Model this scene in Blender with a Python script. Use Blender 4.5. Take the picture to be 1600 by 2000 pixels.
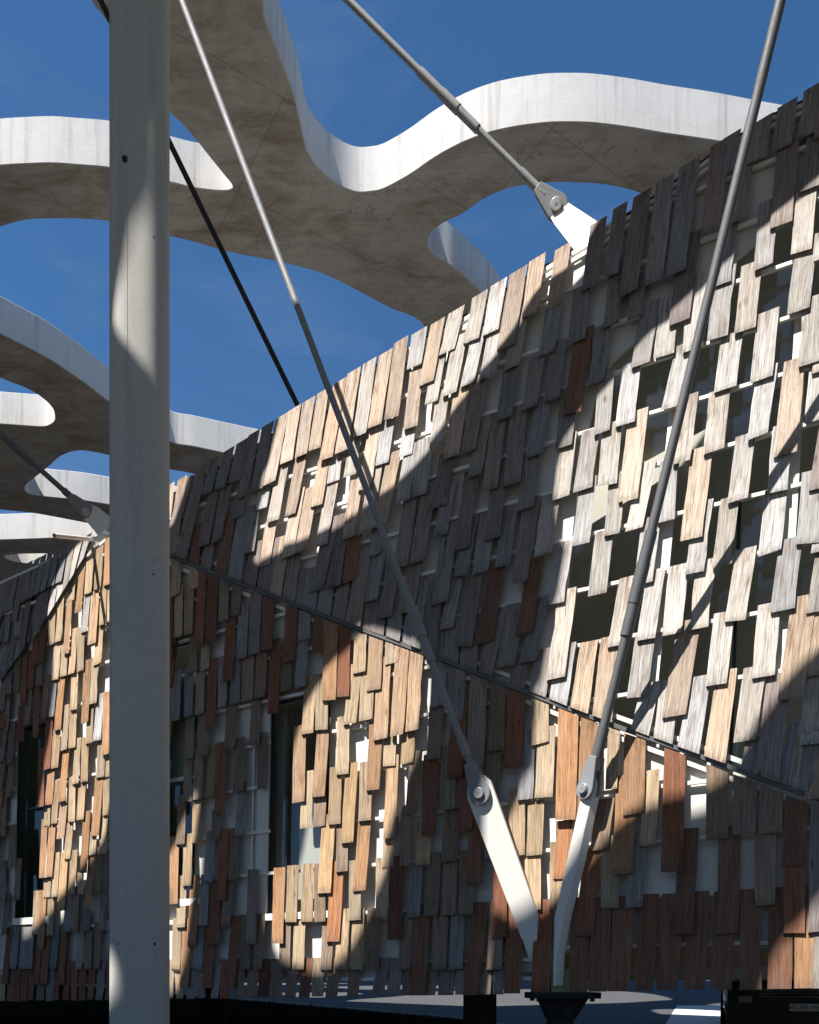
import bpy, bmesh, math, random
from mathutils import Vector, Matrix
from mathutils.geometry import tessellate_polygon

# ------------------------------------------------------------------ camera, sky, sun, exposure
S = bpy.context.scene
COL = S.collection
for o in list(bpy.data.objects):
    bpy.data.objects.remove(o)
R = math.radians
F = 1700.0            # focal length in photo pixels (photo 1600 x 2000)
YH = 1925.0           # horizon row
SUN_AZ, SUN_EL = R(48), R(56)
LIGHT = Vector((math.sin(SUN_AZ) * math.cos(SUN_EL), math.cos(SUN_AZ) * math.cos(SUN_EL), -math.sin(SUN_EL)))

cam_d = bpy.data.cameras.new('camera')
cam = bpy.data.objects.new('camera', cam_d)
COL.objects.link(cam)
cam.location = (0, 0, 0)
cam.rotation_euler = (R(90), 0, 0)
cam_d.sensor_fit = 'HORIZONTAL'
cam_d.sensor_width = 36
cam_d.lens = 36 * F / 1600
cam_d.shift_y = (YH - 1000) / 1600
cam_d.clip_end = 3000
cam_d.clip_start = 0.05
S.camera = cam
S.render.resolution_x, S.render.resolution_y = 819, 1024

world = bpy.data.worlds.new('World')
S.world = world
world.use_nodes = True
wn, wl = world.node_tree.nodes, world.node_tree.links
wn.clear()
w_out = wn.new('ShaderNodeOutputWorld')
w_bg = wn.new('ShaderNodeBackground')
w_sky = wn.new('ShaderNodeTexSky')
w_sky.sky_type = 'NISHITA'
w_sky.sun_disc = False
w_sky.sun_elevation = SUN_EL
w_sky.sun_rotation = R(180 + 48)
w_sky.altitude = 500
w_sky.air_density = 1.0
w_sky.dust_density = 0.15
w_sky.ozone_density = 1.6
w_bg.inputs['Strength'].default_value = 0.075
# faint cirrus wisps over the clear sky
w_tc = wn.new('ShaderNodeTexCoord')
w_map = wn.new('ShaderNodeMapping')
w_map.inputs['Scale'].default_value = (1.6, 1.2, 5.0)
w_map.inputs['Rotation'].default_value = (0.3, 0.5, 0.2)
w_no = wn.new('ShaderNodeTexNoise')
w_no.inputs['Scale'].default_value = 2.2
w_no.inputs['Detail'].default_value = 7
w_no.inputs['Roughness'].default_value = 0.6
w_no.inputs['Distortion'].default_value = 0.7
w_rmp = wn.new('ShaderNodeMapRange')
w_rmp.inputs['From Min'].default_value = 0.52
w_rmp.inputs['From Max'].default_value = 0.85
w_rmp.inputs['To Max'].default_value = 0.12
w_mix = wn.new('ShaderNodeMix')
w_mix.data_type = 'RGBA'
w_mix.inputs['B'].default_value = (4.2, 4.8, 5.6, 1)
wl.new(w_tc.outputs['Generated'], w_map.inputs['Vector'])
wl.new(w_map.outputs[0], w_no.inputs['Vector'])
wl.new(w_no.outputs['Fac'], w_rmp.inputs['Value'])
wl.new(w_rmp.outputs[0], w_mix.inputs['Factor'])
w_hs = wn.new('ShaderNodeHueSaturation')     # slide film and a polariser: deep blue
w_hs.inputs['Saturation'].default_value = 1.25
w_hs.inputs['Value'].default_value = 1.0
wl.new(w_sky.outputs[0], w_hs.inputs['Color'])
w_gm = wn.new('ShaderNodeGamma')
w_gm.inputs['Gamma'].default_value = 1.0
wl.new(w_hs.outputs[0], w_gm.inputs['Color'])
wl.new(w_gm.outputs[0], w_mix.inputs['A'])
wl.new(w_mix.outputs['Result'], w_bg.inputs['Color'])
wl.new(w_bg.outputs[0], w_out.inputs['Surface'])

sun_d = bpy.data.lights.new('sun', 'SUN')
sun_d.energy = 5.0
sun_d.angle = R(0.45)
sun_d.color = (1.0, 0.95, 0.885)
sun = bpy.data.objects.new('sun', sun_d)
COL.objects.link(sun)
sun.location = (-20, -20, 30)
sun.rotation_euler = LIGHT.to_track_quat('-Z', 'Y').to_euler()

S.view_settings.view_transform = 'Standard'
S.view_settings.look = 'None'
S.view_settings.exposure = 0.9
S.view_settings.gamma = 1
S.view_settings.use_curve_mapping = False
S.render.engine = 'CYCLES'
S.cycles.max_bounces = 6
S.cycles.transparent_max_bounces = 8

# ------------------------------------------------------------------ materials
def new_mat(name, rough=0.8, metal=0.0, spec=0.3):
    m = bpy.data.materials.new(name)
    m.use_nodes = True
    nt = m.node_tree
    b = nt.nodes['Principled BSDF']
    b.inputs['Roughness'].default_value = rough
    b.inputs['Metallic'].default_value = metal
    b.inputs['Specular IOR Level'].default_value = spec
    return m, nt, b

def N_(nt, typ, **kw):
    n = nt.nodes.new(typ)
    for k, v in kw.items():
        if k in n.inputs.keys():
            n.inputs[k].default_value = v
        else:
            setattr(n, k, v)
    return n

def noise(nt, vec, scale, detail=4, rough=0.55, dist=0.0):
    n = N_(nt, 'ShaderNodeTexNoise', Scale=scale, Detail=detail, Roughness=rough, Distortion=dist)
    if vec is not None:
        nt.links.new(vec, n.inputs['Vector'])
    return n.outputs['Fac']

def mapping(nt, vec, scale=(1, 1, 1), rot=(0, 0, 0), loc=(0, 0, 0)):
    n = nt.nodes.new('ShaderNodeMapping')
    n.inputs['Scale'].default_value = scale
    n.inputs['Rotation'].default_value = rot
    n.inputs['Location'].default_value = loc
    nt.links.new(vec, n.inputs['Vector'])
    return n.outputs[0]

def mrange(nt, v, a, b, c=0.0, d=1.0):
    n = nt.nodes.new('ShaderNodeMapRange')
    n.inputs['From Min'].default_value = a
    n.inputs['From Max'].default_value = b
    n.inputs['To Min'].default_value = c
    n.inputs['To Max'].default_value = d
    nt.links.new(v, n.inputs['Value'])
    return n.outputs[0]

def mixc(nt, f, a, b, mode='MIX'):
    n = nt.nodes.new('ShaderNodeMix')
    n.data_type = 'RGBA'
    n.blend_type = mode
    for key, v in (('Factor', f), ('A', a), ('B', b)):
        if isinstance(v, (int, float)):
            n.inputs[key].default_value = v
        elif isinstance(v, tuple):
            n.inputs[key].default_value = v if len(v) == 4 else v + (1,)
        else:
            nt.links.new(v, n.inputs[key])
    return n.outputs['Result']

def mth(nt, op, a, b=None):
    n = nt.nodes.new('ShaderNodeMath')
    n.operation = op
    for i, v in enumerate((a, b)):
        if v is None: continue
        if isinstance(v, (int, float)):
            n.inputs[i].default_value = v
        else:
            nt.links.new(v, n.inputs[i])
    return n.outputs[0]

def bump(nt, b, h, strength=0.3, dist=0.01):
    n = nt.nodes.new('ShaderNodeBump')
    n.inputs['Strength'].default_value = strength
    n.inputs['Distance'].default_value = dist
    nt.links.new(h, n.inputs['Height'])
    nt.links.new(n.outputs[0], b.inputs['Normal'])

def world_pos(nt):
    return nt.nodes.new('ShaderNodeNewGeometry').outputs['Position']

def simple(name, col, rough=0.7, metal=0.0, spec=0.3, var=0.08, scale=6.0, bmp=0.0):
    m, nt, b = new_mat(name, rough, metal, spec)
    p = world_pos(nt)
    n = noise(nt, p, scale, 5)
    c = mixc(nt, n, tuple(x * (1 - var) for x in col), tuple(min(1, x * (1 + var)) for x in col))
    nt.links.new(c, b.inputs['Base Color'])
    if bmp:
        bump(nt, b, noise(nt, p, scale * 20, 3), bmp, 0.004)
    return m

# weathered boards: the tone of each board is stored on its mesh, the grain runs along its UVs (metres)
WOOD, nt, b = new_mat('weathered_wood', 0.85, 0, 0.2)
tone = N_(nt, 'ShaderNodeAttribute', attribute_name='tone')
uv = nt.nodes.new('ShaderNodeUVMap')
uv.uv_map = 'grain'
g1 = noise(nt, mapping(nt, uv.outputs[0], (55, 2.2, 1)), 1.0, 4, 0.6, 0.5)
g2 = noise(nt, mapping(nt, uv.outputs[0], (230, 6, 1)), 1.0, 3, 0.6, 0.2)
g3 = noise(nt, mapping(nt, uv.outputs[0], (9, 3.2, 1)), 1.0, 4, 0.6, 0.9)
g4 = noise(nt, mapping(nt, uv.outputs[0], (40, 22, 1)), 1.0, 5, 0.65, 0.2)
c = mixc(nt, mrange(nt, g1, 0.3, 0.7, 0.62, 1.28), (0, 0, 0), tone.outputs['Color'])
mm = nt.nodes.new('ShaderNodeVectorMath'); mm.operation = 'SCALE'
nt.links.new(tone.outputs['Color'], mm.inputs[0]); nt.links.new(mrange(nt, g1, 0.28, 0.72, 0.64, 1.26), mm.inputs['Scale'])
c = mm.outputs[0]
crack = mrange(nt, g2, 0.34, 0.45, 0.5, 1.0)
mm = nt.nodes.new('ShaderNodeVectorMath'); mm.operation = 'SCALE'
nt.links.new(c, mm.inputs[0]); nt.links.new(crack, mm.inputs['Scale'])
c = mm.outputs[0]
c = mixc(nt, mrange(nt, g3, 0.5, 0.72, 0.0, 0.3), c, (0.25, 0.215, 0.19), 'MIX')
c = mixc(nt, mrange(nt, g3, 0.42, 0.28, 0.0, 0.55), c, (0.17, 0.10, 0.06), 'MIX')
c = mixc(nt, mrange(nt, g4, 0.62, 0.75, 0.0, 0.35), c, (0.09, 0.07, 0.06), 'MIX')
al = N_(nt, 'ShaderNodeAttribute', attribute_name='along')
drip = noise(nt, mapping(nt, uv.outputs[0], (26, 2.5, 1)), 1.0, 4, 0.6, 0.4)
top_ = mth(nt, 'MULTIPLY', mrange(nt, al.outputs['Fac'], 0.02, 0.55, 1.0, 0.0), mrange(nt, drip, 0.47, 0.66, 0, 0.75))
c = mixc(nt, top_, c, (0.15, 0.085, 0.045))
tip = mth(nt, 'MULTIPLY', mrange(nt, al.outputs['Fac'], 0.90, 1.0, 0.0, 0.7), mrange(nt, g4, 0.4, 0.6, 0.15, 1.0))
c = mixc(nt, tip, c, (0.11, 0.09, 0.075))
split = noise(nt, mapping(nt, uv.outputs[0], (75, 0.9, 1)), 1.0, 2, 0.5, 0.15)
c = mixc(nt, mrange(nt, mth(nt, 'ABSOLUTE', mth(nt, 'SUBTRACT', split, 0.5)), 0.0, 0.022, 0.75, 0.0), c, (0.03, 0.025, 0.02))
vk = N_(nt, 'ShaderNodeTexVoronoi', Scale=1.0)
nt.links.new(mapping(nt, uv.outputs[0], (5.5, 1.9, 1)), vk.inputs['Vector'])
c = mixc(nt, mrange(nt, vk.outputs['Distance'], 0.035, 0.10, 0.75, 0.0), c, (0.055, 0.035, 0.025))
nt.links.new(c, b.inputs['Base Color'])
hh = mth(nt, 'ADD', mth(nt, 'MULTIPLY', g2, 0.6), g1)
bump(nt, b, hh, 0.55, 0.006)

# cast concrete
def concrete(name, light, dark, streak):
    m, nt, b = new_mat(name, 0.85, 0, 0.25)
    p = world_pos(nt)
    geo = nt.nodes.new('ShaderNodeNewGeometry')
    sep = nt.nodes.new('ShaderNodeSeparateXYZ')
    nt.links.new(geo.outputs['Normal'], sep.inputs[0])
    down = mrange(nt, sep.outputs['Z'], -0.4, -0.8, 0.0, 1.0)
    n1 = noise(nt, p, 0.9, 6, 0.62, 0.4)
    n2 = noise(nt, p, 5.0, 6, 0.6)
    n3 = noise(nt, p, 38.0, 3, 0.6)
    st = noise(nt, mapping(nt, p, (8.5, 8.5, 0.3)), 1.0, 6, 0.7)
    c = mixc(nt, n2, tuple(x * 0.88 for x in light), tuple(x * 1.08 for x in light))
    c = mixc(nt, mrange(nt, st, 0.52, 0.72, 0, streak), c, dark)
    c = mixc(nt, mrange(nt, n3, 0.62, 0.72, 0, 0.35), c, tuple(x * 0.6 for x in dark))
    # soffit: brownish blotches running with the board marks, an overall darker tone, fine casting joints
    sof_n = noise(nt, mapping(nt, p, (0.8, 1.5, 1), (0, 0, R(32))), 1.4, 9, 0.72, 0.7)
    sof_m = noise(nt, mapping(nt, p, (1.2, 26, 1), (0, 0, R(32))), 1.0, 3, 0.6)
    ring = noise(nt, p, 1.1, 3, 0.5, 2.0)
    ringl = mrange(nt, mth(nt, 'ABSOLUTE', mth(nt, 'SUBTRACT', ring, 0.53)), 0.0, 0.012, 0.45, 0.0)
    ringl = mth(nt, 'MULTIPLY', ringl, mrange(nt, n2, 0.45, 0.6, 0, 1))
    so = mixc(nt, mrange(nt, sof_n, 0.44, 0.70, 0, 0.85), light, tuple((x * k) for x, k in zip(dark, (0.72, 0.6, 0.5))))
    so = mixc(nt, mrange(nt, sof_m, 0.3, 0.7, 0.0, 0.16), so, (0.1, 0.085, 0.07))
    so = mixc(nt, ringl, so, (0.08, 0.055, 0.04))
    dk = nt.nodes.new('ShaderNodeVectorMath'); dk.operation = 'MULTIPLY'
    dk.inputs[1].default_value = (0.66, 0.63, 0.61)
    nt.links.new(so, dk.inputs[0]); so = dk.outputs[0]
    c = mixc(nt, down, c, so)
    rotp = mapping(nt, p, (1, 1, 1), (0, 0, R(-33)))
    s2 = nt.nodes.new('ShaderNodeSeparateXYZ'); nt.links.new(rotp, s2.inputs[0])
    def joint(v, period):
        fr = mth(nt, 'FRACT', mth(nt, 'DIVIDE', v, period))
        return mth(nt, 'LESS_THAN', mth(nt, 'ABSOLUTE', mth(nt, 'SUBTRACT', fr, 0.5)), 0.006 / period)
    jj = mth(nt, 'MAXIMUM', joint(s2.outputs[0], 2.7), joint(s2.outputs[1], 1.35))
    jj = mth(nt, 'MULTIPLY', jj, down)
    c = mixc(nt, mth(nt, 'MULTIPLY', jj, 0.4), c, (0.06, 0.05, 0.04))
    nt.links.new(c, b.inputs['Base Color'])
    bump(nt, b, mth(nt, 'ADD', n3, mth(nt, 'MULTIPLY', n2, 1.5)), 0.25, 0.006)
    return m
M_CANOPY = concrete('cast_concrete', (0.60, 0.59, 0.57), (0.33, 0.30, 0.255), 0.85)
# spun concrete of the post
M_POST, nt, b = new_mat('spun_concrete', 0.8, 0, 0.25)
p = world_pos(nt)
n1 = noise(nt, p, 2.3, 5, 0.6, 0.3); n2 = noise(nt, p, 55, 3, 0.7); n3 = noise(nt, mapping(nt, p, (9, 9, 0.5)), 1, 4)
c = mixc(nt, n1, (0.45, 0.445, 0.415), (0.55, 0.54, 0.505))
c = mixc(nt, mrange(nt, n2, 0.35, 0.7, 0, 0.35), c, (0.31, 0.31, 0.30))
c = mixc(nt, mrange(nt, n3, 0.52, 0.72, 0, 0.5), c, (0.29, 0.285, 0.27))
nt.links.new(c, b.inputs['Base Color']); bump(nt, b, n2, 0.2, 0.003)

M_WHITE = simple('cream_painted_metal', (0.80, 0.78, 0.73), 0.42, 0, 0.4, 0.05, 3)
M_PANEL = simple('cream_wall_panel', (0.70, 0.69, 0.65), 0.6, 0, 0.3, 0.06, 2)
M_TRIM = simple('dark_zinc_flashing', (0.13, 0.13, 0.135), 0.5, 0.3, 0.4, 0.2, 8)
M_DARKBOARD = simple('dark_roof_board', (0.055, 0.045, 0.04), 0.8, 0, 0.2, 0.3, 9)
M_ROOM = simple('olive_grey_room', (0.70, 0.69, 0.61), 0.9, 0, 0.1, 0.04, 1)
M_OLIVE = simple('olive_beam_paint', (0.46, 0.45, 0.26), 0.7, 0, 0.2, 0.1, 3)
M_FRAME = simple('dark_window_frame', (0.035, 0.038, 0.042), 0.4, 0.2, 0.5, 0.1, 5)
M_BLACK = simple('black_cast_steel', (0.018, 0.017, 0.016), 0.6, 0.2, 0.3, 0.2, 12, 0.2)
M_PILLAR = simple('grey_blue_pillar', (0.06, 0.065, 0.08), 0.8, 0, 0.2, 0.1, 6)
M_CHROME = simple('chrome', (0.6, 0.6, 0.62), 0.15, 1.0, 0.5, 0.02, 3)
M_TYRE = simple('tyre_rubber', (0.02, 0.02, 0.02), 0.9)
M_NUMBER = simple('number_plate_white', (0.62, 0.62, 0.6), 0.5)
M_INK = simple('black_ink', (0.01, 0.01, 0.01), 0.6)
M_PAINTLINE = simple('road_marking_paint', (0.62, 0.62, 0.6), 0.8, 0, 0.2, 0.15, 9)
M_BARK = simple('tree_bark', (0.10, 0.075, 0.05), 0.9, 0, 0.1, 0.3, 8)
M_LEAF = simple('tree_leaf', (0.045, 0.085, 0.02), 0.7, 0, 0.2, 0.4, 3)
M_GRASS = simple('grass_blade', (0.012, 0.016, 0.008), 0.8, 0, 0.1, 0.4, 3)
M_CURTAIN = simple('pale_curtain', (0.68, 0.72, 0.68), 0.85, 0, 0.1, 0.08, 5)

# galvanised steel
def galv(name, base, rough, metal):
    m, nt, b = new_mat(name, rough, metal, 0.5)
    p = world_pos(nt)
    v = N_(nt, 'ShaderNodeTexVoronoi', Scale=38.0)
    nt.links.new(p, v.inputs['Vector'])
    n = noise(nt, p, 11, 5, 0.65)
    c = mixc(nt, n, tuple(x * 0.72 for x in base), tuple(x * 1.15 for x in base))
    sc = nt.nodes.new('ShaderNodeSeparateColor'); nt.links.new(v.outputs['Color'], sc.inputs[0])
    c = mixc(nt, mrange(nt, sc.outputs[0], 0, 1, 0, 0.3), c, tuple(x * 0.8 for x in base))
    nt.links.new(c, b.inputs['Base Color'])
    nt.links.new(mrange(nt, n, 0.3, 0.7, rough - 0.08, rough + 0.12), b.inputs['Roughness'])
    bump(nt, b, noise(nt, p, 22, 3), 0.08, 0.003)
    return m
M_GALV = galv('galvanised_steel', (0.27, 0.28, 0.295), 0.6, 0.1)
M_GALV_GREY = galv('dull_grey_galvanised_steel', (0.13, 0.135, 0.145), 0.6, 0.2)
M_GALV_DARK = galv('shade_black_steel', (0.014, 0.014, 0.017), 0.6, 0.0)  # rod steel blackened to stand for the shade on it
M_PIN = galv('bright_steel_pin', (0.5, 0.5, 0.5), 0.4, 0.5)

# glass
M_GLASS, nt, b = new_mat('window_glass', 0.05)
nt.nodes.remove(b)
out = nt.nodes['Material Output']
tr = nt.nodes.new('ShaderNodeBsdfTransparent'); tr.inputs[0].default_value = (0.88, 0.88, 0.865, 1)
gl = nt.nodes.new('ShaderNodeBsdfGlossy'); gl.inputs['Roughness'].default_value = 0.03
lw = nt.nodes.new('ShaderNodeLayerWeight'); lw.inputs['Blend'].default_value = 0.5
fac = mth(nt, 'ADD', mth(nt, 'MULTIPLY', mth(nt, 'POWER', lw.outputs['Facing'], 5.0), 0.9), 0.045)
mx = nt.nodes.new('ShaderNodeMixShader')
nt.links.new(fac, mx.inputs[0]); nt.links.new(tr.outputs[0], mx.inputs[1]); nt.links.new(gl.outputs[0], mx.inputs[2])
nt.links.new(mx.outputs[0], out.inputs['Surface'])

# car paint
M_CAR, nt, b = new_mat('black_car_paint', 0.25, 0, 0.5)
b.inputs['Base Color'].default_value = (0.008, 0.008, 0.010, 1)
b.inputs['Coat Weight'].default_value = 0.6
M_LENS, nt, b = new_mat('headlight_lens', 0.12, 0.2, 0.6)
b.inputs['Base Color'].default_value = (0.25, 0.26, 0.28, 1)

# asphalt
M_ROAD, nt, b = new_mat('asphalt', 0.9, 0, 0.2)
p = world_pos(nt)
n1 = noise(nt, p, 0.7, 5); n2 = noise(nt, p, 90, 2, 0.7); n3 = noise(nt, p, 6, 5)
c = mixc(nt, n1, (0.062, 0.063, 0.068), (0.085, 0.085, 0.088))
c = mixc(nt, mrange(nt, n2, 0.45, 0.75, 0, 0.5), c, (0.16, 0.16, 0.16))
c = mixc(nt, mrange(nt, n3, 0.55, 0.7, 0, 0.3), c, (0.045, 0.045, 0.048))
nt.links.new(c, b.inputs['Base Color']); bump(nt, b, n2, 0.4, 0.006)
M_SOIL, nt, b = new_mat('grassy_soil', 1.0, 0, 0.0)
p = world_pos(nt)
c = mixc(nt, noise(nt, p, 4, 6), (0.008, 0.008, 0.006), (0.014, 0.014, 0.009))
nt.links.new(c, b.inputs['Base Color']); bump(nt, b, noise(nt, p, 30, 4), 0.8, 0.02)

# ------------------------------------------------------------------ helpers
def link(o, parent=None):
    COL.objects.link(o)
    if parent is not None:
        o.parent = parent
    return o

def mesh_obj(name, verts, faces, mat, parent=None, smooth=False, angle=None):
    me = bpy.data.meshes.new(name)
    me.from_pydata([tuple(v) for v in verts], [], faces)
    me.materials.append(mat)
    bm = bmesh.new(); bm.from_mesh(me)
    bmesh.ops.recalc_face_normals(bm, faces=bm.faces)
    bm.to_mesh(me); bm.free()
    if smooth or angle:
        me.polygons.foreach_set('use_smooth', [True] * len(me.polygons))
        me.set_sharp_from_angle(angle=R(angle or 35))
    me.update()
    return link(bpy.data.objects.new(name, me), parent)

class MB:
    """collects shapes into one mesh"""
    def __init__(s): s.v = []; s.f = []
    def add(s, v, f):
        k = len(s.v); s.v += [Vector(x) for x in v]; s.f += [tuple(i + k for i in q) for q in f]
    def box(s, lo, hi):
        x0, y0, z0 = lo; x1, y1, z1 = hi
        s.add([(x0,y0,z0),(x1,y0,z0),(x1,y1,z0),(x0,y1,z0),(x0,y0,z1),(x1,y0,z1),(x1,y1,z1),(x0,y1,z1)],
              [(0,1,2,3),(4,5,6,7),(0,1,5,4),(1,2,6,5),(2,3,7,6),(3,0,4,7)])
    def hexa(s, a, b):
        """two quads of four points"""
        s.add(list(a) + list(b), [(0,1,2,3),(7,6,5,4),(0,1,5,4),(1,2,6,5),(2,3,7,6),(3,0,4,7)])
    def tube(s, p0, p1, r0, r1=None, n=20, caps=True):
        r1 = r0 if r1 is None else r1
        p0, p1 = Vector(p0), Vector(p1)
        q = (p1 - p0).to_track_quat('Z', 'Y')
        v = []
        for p, r in ((p0, r0), (p1, r1)):
            for i in range(n):
                a = 2 * math.pi * i / n
                v.append(p + q @ Vector((math.cos(a) * r, math.sin(a) * r, 0)))
        f = [(i, (i + 1) % n, n + (i + 1) % n, n + i) for i in range(n)]
        if caps: f += [tuple(range(n)), tuple(range(n, 2 * n))]
        s.add(v, f)
    def prism(s, front, back):
        n = len(front)
        s.add(list(front) + list(back), [tuple(range(n)), tuple(range(2 * n - 1, n - 1, -1))] +
              [(i, (i + 1) % n, n + (i + 1) % n, n + i) for i in range(n)])
    def obj(s, name, mat, parent=None, angle=None):
        return mesh_obj(name, s.v, s.f, mat, parent, angle=angle)

def empty(name, loc=(0, 0, 0)):
    o = bpy.data.objects.new(name, None)
    o.empty_display_size = 0.2
    o.location = loc
    return link(o)

def tag(o, label=None, cat=None, group=None, kind=None):
    for k, v in (('label', label), ('category', cat), ('group', group), ('kind', kind)):
        if v: o[k] = v
    return o

def adopt(root):
    """parts were built in world coordinates: cancel the root's own offset"""
    for ch in root.children:
        ch.matrix_parent_inverse = Matrix.Translation(root.location).inverted()

# ------------------------------------------------------------------ the site survey
# The front wall stands on a straight line in plan; T runs along it, NV points into the building.
def px_m(x): return 171 + .0806 * x                     # photo pixels per metre at the foot of the wall
W0 = Vector(((0 - 800) / px_m(0), F / px_m(0)))
W1 = Vector(((1600 - 800) / px_m(1600), F / px_m(1600)))
T2 = (W1 - W0).normalized()
N2 = Vector((-T2.y, T2.x))
T = Vector((T2.x, T2.y, 0)); NV = Vector((N2.x, N2.y, 0))
C0 = W0.dot(N2)
LEAN_W, LEAN_R = .07, .18                               # lean of the wall and of the upper facade
CREASE = [(-300, 1540), (-100, 1420), (0, 1330), (95, 1200), (180, 1062), (205, 1040), (330, 1085), (600, 1190),
          (830, 1275), (1140, 1395), (1430, 1500), (1600, 1560), (1900, 1660)]
TOPLINE = [(-300, 1200), (-100, 1150), (0, 1120), (60, 1094), (120, 1068), (165, 1055), (205, 1042), (250, 1005), (335, 948), (500, 852),
           (600, 780), (700, 716), (800, 658), (900, 603), (1000, 540), (1100, 480), (1185, 430), (1300, 350),
           (1400, 276), (1500, 210), (1600, 166), (1750, 90), (1900, 10)]
FOOT = [(-300, 1958), (0, 1956), (330, 1952), (850, 1945), (1340, 1934), (1600, 1931), (1900, 1928)]

def interp(tab, x):
    if x <= tab[0][0]: return tab[0][1]
    for (a, b), (c, d) in zip(tab, tab[1:]):
        if x <= c: return b + (d - b) * (x - a) / (c - a)
    return tab[-1][1]

def ray(x, y): return Vector(((x - 800) / F, 1, (YH - y) / F))
def photo(p): return (800 + F * p.x / p.y, YH - F * p.z / p.y)

def wall_at(x, y, off=0.0):
    r = ray(x, y)
    return r * ((C0 - off) / (r.x * N2.x + r.y * N2.y - LEAN_W * r.z))
_cu = []
for a, b_ in CREASE:
    q = wall_at(a, b_)
    _cu.append((q.dot(T), q.z))
def crease_z(u): return interp(_cu, u)
def roof_at(x, y, off=0.0):
    r = ray(x, y); t = F / px_m(min(max(x, 0), 1600))
    for _ in range(60):
        q = r * t
        zc = crease_z(q.dot(T))
        t += (C0 + LEAN_W * zc + LEAN_R * (q.z - zc) - off - (q.x * N2.x + q.y * N2.y)) * .7
    return r * t
def wall_uz(u, z, off=0.0): return T * u + NV * (C0 + LEAN_W * z - off) + Vector((0, 0, z))
def roof_uz(u, z, off=0.0):
    zc = crease_z(u)
    return T * u + NV * (C0 + LEAN_W * zc + LEAN_R * (z - zc) - off) + Vector((0, 0, z))
def on_plane(x, y, p, n):
    r = ray(x, y)
    return r * (p.dot(n) / r.dot(n))
OUT = -NV

def ground_z(Y): return -1.338 + .06 * min(Y, 60.0)

# ------------------------------------------------------------------ ground, grass bank, road
def strip(name, pts, lift, mat):
    v = [(x, y, ground_z(y) + lift) for x, y in pts]
    tri = tessellate_polygon([[Vector(q) for q in v]])
    return mesh_obj(name, v, [tuple(t) for t in tri], mat)
v = []; ys = [-60, -30, 0, 30, 60, 120, 400, 1500]
for yy in ys:
    for xx in (-1500, -60, 0, 60, 1500): v.append((xx, yy, ground_z(yy)))
f = [(i * 5 + j, i * 5 + j + 1, i * 5 + j + 6, i * 5 + j + 5) for i in range(len(ys) - 1) for j in range(4)]
tag(mesh_obj('ground', v, f, M_SOIL), kind='structure')
M_GRAVEL, nt, b = new_mat('bounce_gravel', 1.0, 0, 0.1)
p = world_pos(nt); nt.links.new(mixc(nt, noise(nt, p, 30, 4, .7), (0.13, 0.115, 0.095), (0.21, 0.19, 0.16)), b.inputs['Base Color'])
bump(nt, b, noise(nt, p, 60, 3), .5, .01)
fv = []  # unseen gravel added to bounce neutral light onto the shaded wall
for yy in (-55, -30, -10, 0, 8.6):
    for xx in (-55, -25, 0, 3.0, 55) if yy > 8 else (-55, -25, 0, 3.3, 55): fv.append((xx, yy, ground_z(yy) + .012))
tag(mesh_obj('unseen_bounce_ground', fv, [(i * 5 + j, i * 5 + j + 1, i * 5 + j + 6, i * 5 + j + 5) for i in range(4) for j in range(4) if j < 3 or i < 3], M_GRAVEL), kind='structure')
edge = [(-40, 52), (-14, 27.5), (-4, 18.2), (.84, 13.6), (2.2, 11.2), (2.9, 9.0), (3.2, 5.0), (3.4, -10), (3.6, -60)]
tag(strip('road', edge + [(60, -60), (60, 60), (-40, 60)], .004, M_ROAD), kind='structure')
mb = MB()
for a, b_ in zip(edge[1:], edge[2:]):
    pa, pb = Vector((a[0], a[1], 0)), Vector((b_[0], b_[1], 0))
    d = (pb - pa).normalized(); n = Vector((d.y, -d.x, 0)) * .12
    q = []
    for P_ in (pa, pb):
        for k in (0, 1):
            w = P_ + n * k; q.append(w)
    lo = [Vector((w.x, w.y, ground_z(w.y) - .05)) for w in (q[0], q[1], q[3], q[2])]
    hi = [w + Vector((0, 0, .075)) for w in lo]
    mb.hexa(lo, hi)
tag(mb.obj('kerb', simple('kerb_stone', (0.2, 0.2, 0.19), 0.9)), kind='structure')
tag(strip('crossing_stripe', [(4.92, 16.0), (6.9, 16.0), (5.9, 12.2), (3.55, 12.2)], .009, M_PAINTLINE),
    'broad white crossing stripe painted on the road beside the black car', 'road marking')

random.seed(5)
v, f = [], []
for i in range(9000):
    y = random.uniform(9.2, 22); x = random.uniform(-9, 3)
    lim = interp(sorted([(b_, a) for a, b_ in edge]), y)
    if x > lim - .12: continue
    h = random.uniform(.03, .09); a = random.uniform(0, 6.28); w = .012
    z = ground_z(y); k = len(v)
    v += [(x - w * math.cos(a), y - w * math.sin(a), z), (x + w * math.cos(a), y + w * math.sin(a), z),
          (x + random.uniform(-.03, .03), y + random.uniform(-.03, .03), z + h)]
    f.append((k, k + 1, k + 2))
me = bpy.data.meshes.new('grass'); me.from_pydata(v, [], f); me.materials.append(M_GRASS)
tag(link(bpy.data.objects.new('grass', me)), 'short dark grass on the bank under the building', 'grass', kind='stuff')

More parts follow.
